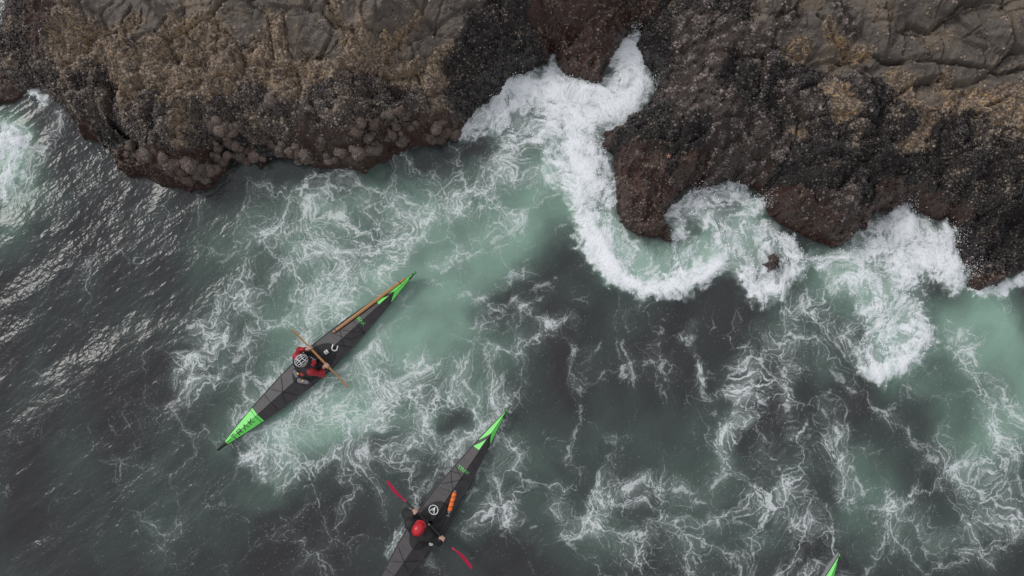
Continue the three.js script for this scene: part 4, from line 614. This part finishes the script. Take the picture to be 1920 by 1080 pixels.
// Greenland stick along its own x, blades flat or on edge
function stick(L, width, thick, loom) {
  return sheet((i, j) => { const x = (i - 0.5) * L, a = Math.abs(x), e = L / 2, k = smooth(loom / 2, loom / 2 + 0.12, a), end = Math.sqrt(clamp((e - a) / 0.035)), w = lerp(0.023, lerp(0.026, width, smooth(loom / 2, e - 0.05, a)), k) * Math.max(0.05, end), h = lerp(0.022, thick, k) * Math.max(0.1, end), q = j * 2 * Math.PI; return new THREE.Vector3(x, Math.sin(q) * h, Math.cos(q) * w); }, 70, 14);
}
{
  const a = V(0.52, 0, -0.2), b = V(2.19, 0, -0.045);
  a.y = deck(a.x, a.z / beam(a.x / HALF)).y + 0.028; b.y = deck(b.x, b.z / beam(b.x / HALF)).y + 0.03;
  const L = a.distanceTo(b), g = aboard(boat1, 'spare_paddle', a.clone().add(b).multiplyScalar(0.5)); g.quaternion.multiply(turnTo(new THREE.Vector3(1, 0, 0), b.clone().sub(a).normalize()));
  mesh('shaft', flatUV(sheet((i, j) => { const x = (i - 0.5) * L, e = Math.sqrt(clamp((L / 2 - Math.abs(x)) / 0.02)), w = (0.025 + 0.006 * Math.cos(x * 2)) * Math.max(0.1, e), q = j * 2 * Math.PI; return new THREE.Vector3(x, Math.sin(q) * 0.016 * Math.max(0.2, e), Math.cos(q) * w); }, 50, 14), 3), M.wood, g);
  for (const x of [-0.46, 0.42]) mesh('strap', new THREE.TorusGeometry(0.036, 0.005, 6, 18).rotateY(Math.PI / 2).translate(x * L, 0, 0).scale(1, 0.6, 1), M.black, g);
  tag(g, 'varnished spare wooden paddle strapped along the fore deck of the upper kayak', 'paddle');
}
{
  const at = spot(boat2, 847, 941, 0.3); const u = clamp(at.z / beam(at.x / HALF), -1, 1); const on = deck(at.x, u, 0.035), g = aboard(boat2, 'bilge_pump', on);
  const a = spot(boat2, 842, 960, 0.3), b = spot(boat2, 853, 921, 0.3); a.y = b.y = 0; g.quaternion.multiply(turnTo(new THREE.Vector3(1, 0, 0), b.sub(a).normalize()));
  const lathe = (pts) => new THREE.LatheGeometry(pts.map(([x, y]) => new THREE.Vector2(x, y)), 18).rotateZ(-Math.PI / 2);
  mesh('float_sleeve', lathe([[0, -0.17], [0.036, -0.17], [0.041, -0.16], [0.041, 0.15], [0.036, 0.165], [0, 0.165]]), M.orange, g);
  mesh('barrel_end', lathe([[0, 0.165], [0.026, 0.165], [0.028, 0.2], [0.024, 0.205], [0, 0.205]]), M.grey, g); mesh('barrel_end', lathe([[0, -0.21], [0.022, -0.21], [0.027, -0.2], [0.027, -0.17], [0, -0.17]]), M.grey, g);
  mesh('pump_handle', mergeGeometries([new THREE.CylinderGeometry(0.007, 0.007, 0.06, 8).rotateZ(Math.PI / 2).translate(-0.23, 0, 0), new THREE.CylinderGeometry(0.01, 0.01, 0.06, 8).rotateX(Math.PI / 2).translate(-0.26, 0, 0)]), M.grey, g);
  for (const x of [-0.09, 0.0, 0.09]) mesh('bungee', new THREE.TorusGeometry(0.043, 0.005, 6, 20).rotateY(Math.PI / 2 + 0.35).translate(x, 0, 0), M.line, g);
  tag(g, 'orange hand bilge pump tied to the fore deck of the lower kayak', 'bilge pump');
}

// ---------------------------------------------------------------- paddlers: a field of tapered bones, meshed as one skin
function blob(bones, origin, half, cells, k = 0.02) {
  const n = cells, mc = new MarchingCubes(n, undefined, false, false, 400000); mc.isolation = 0; const f = mc.field.fill(-1), hs = n / 2;
  const B = bones.map(([a, b, ra, rb, sx = 1]) => ({ a, d: [b[0] - a[0], b[1] - a[1], b[2] - a[2]], ra, rb, R: Math.max(ra, rb) }));
  const D = new Float32Array(n * n * n).fill(1e3);
  for (const c of B) {
    const l2 = c.d[0] ** 2 + c.d[1] ** 2 + c.d[2] ** 2 + 1e-9, lo = [], hi = [];
    for (let q = 0; q < 3; q++) { const m = Math.min(c.a[q], c.a[q] + c.d[q]) - c.R - 0.06, M_ = Math.max(c.a[q], c.a[q] + c.d[q]) + c.R + 0.06; lo[q] = Math.max(0, Math.floor(((m - origin[q]) / half + 1) * hs)); hi[q] = Math.min(n - 1, Math.ceil(((M_ - origin[q]) / half + 1) * hs)); }
    for (let z = lo[2]; z <= hi[2]; z++) for (let y = lo[1]; y <= hi[1]; y++) for (let x = lo[0]; x <= hi[0]; x++) {
      const X = (x / hs - 1) * half + origin[0] - c.a[0], Y = (y / hs - 1) * half + origin[1] - c.a[1], Z = (z / hs - 1) * half + origin[2] - c.a[2], t = clamp((X * c.d[0] + Y * c.d[1] + Z * c.d[2]) / l2);
      const d = Math.hypot(X - t * c.d[0], Y - t * c.d[1], Z - t * c.d[2]) - (c.ra + (c.rb - c.ra) * t), i = x + y * n + z * n * n, o = D[i], h = clamp(0.5 + 0.5 * (o - d) / k);
      D[i] = o > 100 ? d : o + (d - o) * h - k * h * (1 - h);
    }
  }
  for (let i = 0; i < f.length; i++) f[i] = D[i] > 100 ? -1 : -D[i];
  mc.update();
  const p = new Float32Array(mc.count * 3), nn = new Float32Array(mc.count * 3);
  for (let i = 0; i < mc.count * 3; i++) { p[i] = mc.positionArray[i] * half + origin[i % 3]; nn[i] = mc.normalArray[i]; }
  const g = new THREE.BufferGeometry(); g.setAttribute('position', new THREE.BufferAttribute(p, 3)); g.setAttribute('normal', new THREE.BufferAttribute(nn, 3)); return g;
}
const A3 = (v) => [v.x, v.y, v.z];
function bend(from, to, l1, l2, pole) {                             // elbow between shoulder and wrist
  const d = to.clone().sub(from), L = Math.min(d.length(), (l1 + l2) * 0.995), u = d.clone().normalize(), a = (l1 * l1 - l2 * l2 + L * L) / (2 * L), h = Math.sqrt(Math.max(0, l1 * l1 - a * a)), w = pole.clone().addScaledVector(u, -pole.dot(u)).normalize();
  return from.clone().addScaledVector(u, a).addScaledVector(w, h);
}
// joints in boat axes with the seat at the origin: x to the bow, y up, z to starboard
function pose(lean, fwd, hands, tilt) {
  const S = (x, y, z) => V(x + fwd * y, y, z + lean * y), J = { hipL: V(0, 0.07, -0.09), hipR: V(0, 0.07, 0.09), waist: S(-0.01, 0.26, 0), chL: S(0, 0.42, -0.085), chR: S(0, 0.42, 0.085), shL: S(0.0, 0.53, -0.185), shR: S(0.0, 0.53, 0.185), neck: S(0, 0.59, 0), head: S(0.02, 0.72, 0) };
  J.head.add(tilt);
  J.hL = hands[0]; J.hR = hands[1];
  J.wrL = hands[0].clone().lerp(J.shL, 0.17); J.wrR = hands[1].clone().lerp(J.shR, 0.17);
  J.wrL.y += 0.02; J.wrR.y += 0.02;
  J.elL = bend(J.shL, J.wrL, 0.29, 0.26, V(-0.3, -0.85, -0.4)); J.elR = bend(J.shR, J.wrR, 0.29, 0.26, V(-0.3, -0.85, 0.4));
  return J;
}
function bodyBones(J, grow = 0, torsoOnly = false, armsOnly = false) {
  const g = grow, a = (v) => A3(v), o = [];
  if (!armsOnly) o.push([a(J.hipL), a(J.hipR), 0.125 + g, 0.125 + g], [a(J.hipL.clone().lerp(J.hipR, 0.5)), a(J.waist), 0.13 + g, 0.12 + g], [a(J.waist.clone().add(V(0, 0, -0.05))), a(J.chL), 0.105 + g, 0.115 + g], [a(J.waist.clone().add(V(0, 0, 0.05))), a(J.chR), 0.105 + g, 0.115 + g], [a(J.chL), a(J.chR), 0.115 + g, 0.115 + g]);
  if (!torsoOnly) for (const s of ['L', 'R']) o.push([a(J['ch' + s].clone().lerp(J['sh' + s], 0.45)), a(J['sh' + s]), 0.075 + g, 0.062 + g], [a(J['sh' + s]), a(J['el' + s]), 0.058 + g, 0.043 + g], [a(J['el' + s]), a(g ? J['wr' + s].clone().lerp(J['el' + s], 0.22) : J['wr' + s]), 0.044 + g, (g ? 0.034 : 0.028) + g]);
  return o;
}
function handBones(w, h, axis, s, up) {                             // a fist round a shaft through h along axis; knuckles away from the wrist
  const o = [], a = axis.clone().normalize(), back = w.clone().sub(h); back.addScaledVector(a, -back.dot(a)); back.normalize(); const n = a.clone().cross(back).normalize(); if (n.y < 0) n.negate();   // n: up over the shaft
  const at = (x, ang, r) => h.clone().addScaledVector(a, x).addScaledVector(back, Math.cos(ang) * r).addScaledVector(n, Math.sin(ang) * r), lens = [0.92, 1, 0.96, 0.82];
  for (let i = 0; i < 4; i++) { const x = (i - 1.5) * 0.02 * s, r = 0.028, q = lens[i];
    o.push([A3(w), A3(at(x, 0.9, 0.037)), 0.0225, 0.014]);
    o.push([A3(at(x, 0.9, 0.037)), A3(at(x, 0.9 + 0.95 * q, r + 0.004)), 0.0112, 0.0098], [A3(at(x, 0.9 + 0.95 * q, r + 0.004)), A3(at(x, 0.9 + 2.2 * q, r)), 0.0098, 0.009], [A3(at(x, 0.9 + 2.2 * q, r)), A3(at(x, 0.9 + 3.1 * q, r - 0.001)), 0.009, 0.008]); }
  const tb = w.clone().lerp(at(-0.03 * s, 0.4, 0.035), 0.55); o.push([A3(tb), A3(at(-0.045 * s, 0.1, 0.03)), 0.0145, 0.0115], [A3(at(-0.045 * s, 0.1, 0.03)), A3(at(-0.042 * s, -1.3, 0.029)), 0.0115, 0.0095]);
  return o;
}
function person(name, boat, label, seat, J, axis, build) {
  const g = aboard(boat, name, seat); tag(g, label, 'person');
  const hd = J.head, f = V(0.98, -0.2, 0).normalize(), side = V(0, 0, 1), upv = side.clone().cross(f).negate(); if (upv.y < 0) upv.negate();
  const hp = (x, y, z) => A3(hd.clone().addScaledVector(f, x).addScaledVector(upv, y).addScaledVector(side, z));
  const headB = [[hp(-0.012, 0.035, 0), hp(0.014, 0.03, 0), 0.083, 0.078], [hp(0.02, -0.045, 0), hp(0.045, -0.075, 0), 0.058, 0.04], [hp(0.082, -0.012, 0), hp(0.1, -0.034, 0), 0.011, 0.014], [hp(0.07, -0.062, -0.02), hp(0.07, -0.062, 0.02), 0.012, 0.012], [hp(-0.005, 0, -0.08), hp(-0.012, -0.025, -0.08), 0.014, 0.011], [hp(-0.005, 0, 0.08), hp(-0.012, -0.025, 0.08), 0.014, 0.011], [hp(0.078, 0.018, -0.05), hp(0.084, 0.02, 0.05), 0.014, 0.014], [A3(J.neck), hp(0, -0.06, 0), 0.052, 0.05]];
  const legs = []; for (const s of [-1, 1]) legs.push([[0.02, 0.05, 0.09 * s], [0.42, 0.1, 0.13 * s], 0.08, 0.055], [[0.42, 0.1, 0.13 * s], [0.84, 0.0, 0.1 * s], 0.055, 0.036], [[0.84, 0.0, 0.1 * s], [0.92, 0.09, 0.1 * s], 0.035, 0.028]);
  const skin = [blob([...bodyBones(J), [A3(J.chL.clone().lerp(J.chR, 0.5)), A3(J.neck), 0.08, 0.055], ...legs], [0.35, 0.3, 0], 0.72, 104, 0.04), blob(headB, A3(hd), 0.19, 96, 0.018)];
  for (const s of ['L', 'R']) { const h = J['h' + s]; skin.push(blob([...handBones(J['wr' + s], h, axis, s === 'L' ? 1 : -1), [A3(J['wr' + s]), A3(J['wr' + s].clone().lerp(J['el' + s], 0.35)), 0.026, 0.03]], A3(h.clone().lerp(J['wr' + s], 0.4)), 0.15, 90, 0.006)); }
  mesh('body', mergeGeometries(skin), M.skin, g);
  for (const s of [-1, 1]) mesh('eye', new THREE.SphereGeometry(0.011, 10, 8).translate(...hp(0.082, 0.002, 0.03 * s)), M.white, g);
  build(g, { f, upv, side, hp, hd }); return g;
}
const shell = (H, rx, ry, rz, lo, c = 0, nu = 48, nv = 24) => sheet((i, j) => { const a = i * 2 * Math.PI, b = lerp(Math.PI / 2, lo, j), k = Math.cos(b); return H.hd.clone().addScaledVector(H.f, rx * k * Math.cos(a) + c).addScaledVector(H.side, rz * k * Math.sin(a)).addScaledVector(H.upv, ry * Math.sin(b) + 0.03); }, nu, nv);

// upper kayak: red suit, black vest, white-ribbed helmet, short wooden paddle
{
  const seat = V(-0.26, 0.0, 0), toSeat = (v) => v.clone().sub(seat);
  const e1 = spot(boat1, 547, 617, 0.45), e2 = spot(boat1, 654, 727, 0.45), axis = e2.clone().sub(e1).normalize(), mid = e1.clone().lerp(e2, 0.5), h1 = spot(boat1, 577, 655, 0.49), h2 = spot(boat1, 610, 687, 0.49);
  const onAxis = (h) => mid.clone().addScaledVector(axis, h.clone().sub(mid).dot(axis)), H = [toSeat(onAxis(h1)), toSeat(onAxis(h2))];
  const J = pose(-0.2, 0.08, H, V(0.0, 0, -0.02));
  const g = aboard(boat1, 'paddle', mid); g.quaternion.multiply(turnTo(V(1, 0, 0), axis)).multiply(new THREE.Quaternion().setFromAxisAngle(V(1, 0, 0), 0.95));
  mesh('shaft', flatUV(stick(e1.distanceTo(e2), 0.04, 0.01, 0.5), 3), M.wood, g); tag(g, 'short wooden paddle held across the upper kayak in both hands', 'paddle');
  person('person', boat1, 'paddler in red suit, black vest and white-ribbed helmet, holding a wooden paddle', seat, J, axis, (p, K) => {
    mesh('red_suit', blob(bodyBones(J, 0.007), [0.1, 0.32, -0.05], 0.66, 104, 0.04), M.red, p);
    const vest = mesh('life_vest', blob([...bodyBones(J, 0.036, true).slice(1), [A3(J.chL.clone().lerp(J.shL, 0.4)), A3(J.chL.clone().lerp(J.shL, 0.65)), 0.1, 0.085], [A3(J.chR.clone().lerp(J.shR, 0.4)), A3(J.chR.clone().lerp(J.shR, 0.65)), 0.1, 0.085]], [0.1, 0.35, -0.05], 0.5, 84, 0.04), M.dark, p);
    const pad = (x, y, z, w, h, d, m, n, ry = 0, rz = 0) => { const q = mesh(n, new RoundedBoxGeometry(w, h, d, 3, Math.min(w, h, d) * 0.42), m, vest); q.position.set(x + 0.08 * y, y, z - 0.2 * y); q.rotation.set(0, ry, rz); return q; };
    pad(0.155, 0.45, 0.085, 0.05, 0.11, 0.1, M.red, 'red_pocket', 0.3, -0.2); pad(-0.1, 0.5, 0.13, 0.15, 0.05, 0.075, M.red, 'red_panel', -0.4); pad(0.08, 0.53, 0.12, 0.14, 0.04, 0.07, M.red, 'red_panel', 0.1);
    pad(0.16, 0.42, -0.03, 0.045, 0.09, 0.09, M.dark, 'chest_pocket', 0.1, -0.2); pad(0.185, 0.47, 0.02, 0.02, 0.015, 0.09, M.grey, 'zip', 0.2); pad(0.19, 0.44, 0.05, 0.012, 0.012, 0.06, M.white, 'zip', 0.7);
    const bag = mesh('waist_bag', mergeGeometries([blob([[[-0.19, 0.3, -0.11], [-0.24, 0.27, 0.05], 0.045, 0.05], [[-0.24, 0.27, 0.05], [-0.16, 0.3, 0.17], 0.05, 0.04]], [-0.2, 0.3, 0.03], 0.26, 60, 0.03)]), M.grey, p);
    mesh('bag_clip', new RoundedBoxGeometry(0.03, 0.02, 0.05, 2, 0.006).translate(-0.17, 0.36, -0.06), M.yellow, bag); mesh('bag_clip', new RoundedBoxGeometry(0.05, 0.02, 0.025, 2, 0.006).translate(-0.2, 0.34, 0.1), M.yellow, bag);
    for (const s of ['L', 'R']) mesh('cuff', tube([J['wr' + s].clone().lerp(J['el' + s], 0.14), J['wr' + s].clone().lerp(J['el' + s], 0.26)], 0.045, 4, 12), M.dark, p);
    const hel = mesh('helmet', shell(K, 0.118, 0.112, 0.1, -0.12), M.black, p);
    const surf = (a, b, o) => K.hd.clone().addScaledVector(K.f, (0.118 + o) * Math.cos(b) * Math.cos(a)).addScaledVector(K.side, (0.1 + o) * Math.cos(b) * Math.sin(a)).addScaledVector(K.upv, (0.112 + o) * Math.sin(b) + 0.03);
    const onTop = (x, z, o = 0.004) => { const r = Math.min(0.995, Math.hypot(x, z)), b = Math.acos(r); return surf(Math.atan2(z, x), b, o); };
    for (const [pts, r] of [[[[-0.95, 0], [-0.4, -0.06], [0.3, -0.06], [0.92, 0]], 0.006], [[[-0.85, -0.3], [-0.3, -0.46], [0.3, -0.46], [0.85, -0.28]], 0.006], [[[-0.85, 0.3], [-0.3, 0.46], [0.3, 0.46], [0.85, 0.28]], 0.006], [[[-0.6, -0.62], [0, -0.83], [0.6, -0.62]], 0.006], [[[-0.6, 0.62], [0, 0.83], [0.6, 0.62]], 0.006],
      [[[-0.42, -0.75], [-0.3, 0], [-0.42, 0.75]], 0.006], [[[0.42, -0.75], [0.25, 0], [0.42, 0.75]], 0.006]]) {
      const q = []; for (let i = 0; i + 1 < pts.length; i++) for (let k = 0; k <= 8; k++) q.push(onTop(lerp(pts[i][0], pts[i + 1][0], k / 8), lerp(pts[i][1], pts[i + 1][1], k / 8))); mesh('helmet_rib', tube(q.filter((v, i) => !i || v.distanceTo(q[i - 1]) > 1e-4), r, 30), M.white, hel); }
    { const q = []; for (let i = 0; i <= 40; i++) q.push(surf(i / 40 * 2 * Math.PI, 0.02, 0.003)); mesh('helmet_rim', tube(q, 0.0055, 60), M.white, hel); }
    mesh('chin_strap', tube([V(...K.hp(0.02, 0.0, -0.09)), V(...K.hp(0.06, -0.1, -0.03)), V(...K.hp(0.06, -0.1, 0.03)), V(...K.hp(0.02, 0, 0.09))], 0.006), M.black, hel);
  });
}
// lower kayak: black jacket, red helmet, black shaft with red curved blades
{
  const seat = V(-0.26, 0.0, 0), toSeat = (v) => v.clone().sub(seat);
  const e1 = spot(boat2, 724, 903, 0.5), e2 = spot(boat2, 886, 1065, 0.5), axis = e2.clone().sub(e1).normalize(), mid = e1.clone().lerp(e2, 0.5), h1 = spot(boat2, 778, 959, 0.52), h2 = spot(boat2, 829, 1010, 0.52);
  const onAxis = (h) => mid.clone().addScaledVector(axis, h.clone().sub(mid).dot(axis)), H = [toSeat(onAxis(h1)), toSeat(onAxis(h2))];
  const J = pose(-0.25, 0.08, H, V(0.0, 0, -0.01));
  const L = e1.distanceTo(e2), g = aboard(boat2, 'paddle_001', mid); g.quaternion.multiply(turnTo(V(1, 0, 0), axis));
  mesh('shaft', new THREE.CylinderGeometry(0.015, 0.015, L - 0.9, 12).rotateZ(Math.PI / 2), M.carbon, g); mesh('joint_ring', new THREE.CylinderGeometry(0.018, 0.018, 0.03, 12).rotateZ(Math.PI / 2), M.grey, g);
  for (const s of [-1, 1]) mesh('blade', sheet((i, j) => { const x = L / 2 - 0.5 + 0.5 * i, q = j * 2 * Math.PI, w = 0.016 + 0.075 * Math.sin(Math.min(1, i * 1.25) * Math.PI * 0.62) * Math.sqrt(clamp((1 - i) / 0.12)) * smooth(0, 0.3, i), th = lerp(0.017, 0.007, smooth(0, 0.3, i)), bow_ = -0.024 * Math.sin(i * Math.PI) * smooth(0, 0.2, i); const y = Math.cos(q) * w, z = Math.sin(q) * th + s * (bow_) + 0.02 * s * i; return V(s * x, y * 0.8 + z * 0.6, z * 0.8 - y * 0.6); }, 40, 14), M.blade, g);
  tag(g, 'black-shafted paddle with curved red blades held over the lower kayak', 'paddle');
  person('person_001', boat2, 'paddler in black jacket and smooth red helmet, in the lower kayak', seat, J, axis, (p, K) => {
    const jk = mesh('black_jacket', blob([...bodyBones(J, 0.026).map(([a, b, r, q], i) => [a, b, r + (i > 5 ? 0.012 : 0.004), q + (i > 5 ? 0.002 : 0.004)]), [A3(J.chL.clone().lerp(J.chR, 0.5)), A3(J.neck), 0.1, 0.075]], [0.1, 0.32, -0.05], 0.7, 110, 0.045), M.dark, p);
    mesh('forearm_patch', tube([J.elL.clone().lerp(J.wrL, 0.3).add(V(0, 0.012, 0)), J.elL.clone().lerp(J.wrL, 0.62).add(V(0, 0.012, 0))], 0.05, 4, 12), M.olive, jk);
    mesh('hip_toggle', mergeGeometries([new THREE.TorusGeometry(0.034, 0.014, 8, 16).rotateX(Math.PI / 2).translate(-0.02, 0.4, 0.185), new THREE.TorusGeometry(0.026, 0.012, 8, 16).rotateX(Math.PI / 2).translate(-0.06, 0.4, 0.2)]), M.white, jk);
    mesh('strap', tube([J.shL.clone().add(V(0.06, 0.07, 0.02)), J.chL.clone().add(V(0.15, 0.08, 0.03)), J.chL.clone().add(V(0.15, -0.02, 0.06))], 0.011), M.grey, jk);
    const hel = mesh('helmet', shell(K, 0.135, 0.115, 0.105, -0.28), M.redshell, p);
    mesh('helmet_peak', sheet((i, j) => { const a = (i - 0.5) * 1.9, r = 0.128 + 0.03 * j; return K.hd.clone().addScaledVector(K.f, r * Math.cos(a)).addScaledVector(K.side, 0.8 * r * Math.sin(a)).addScaledVector(K.upv, 0.03 - 0.012 * j); }, 20, 3), M.redshell, hel);
    mesh('chin_strap', tube([V(...K.hp(0.02, 0.0, -0.1)), V(...K.hp(0.075, -0.09, -0.03)), V(...K.hp(0.075, -0.09, 0.03)), V(...K.hp(0.02, 0, 0.1))], 0.008), M.black, hel);
  });
}

renderer.render(scene, camera);
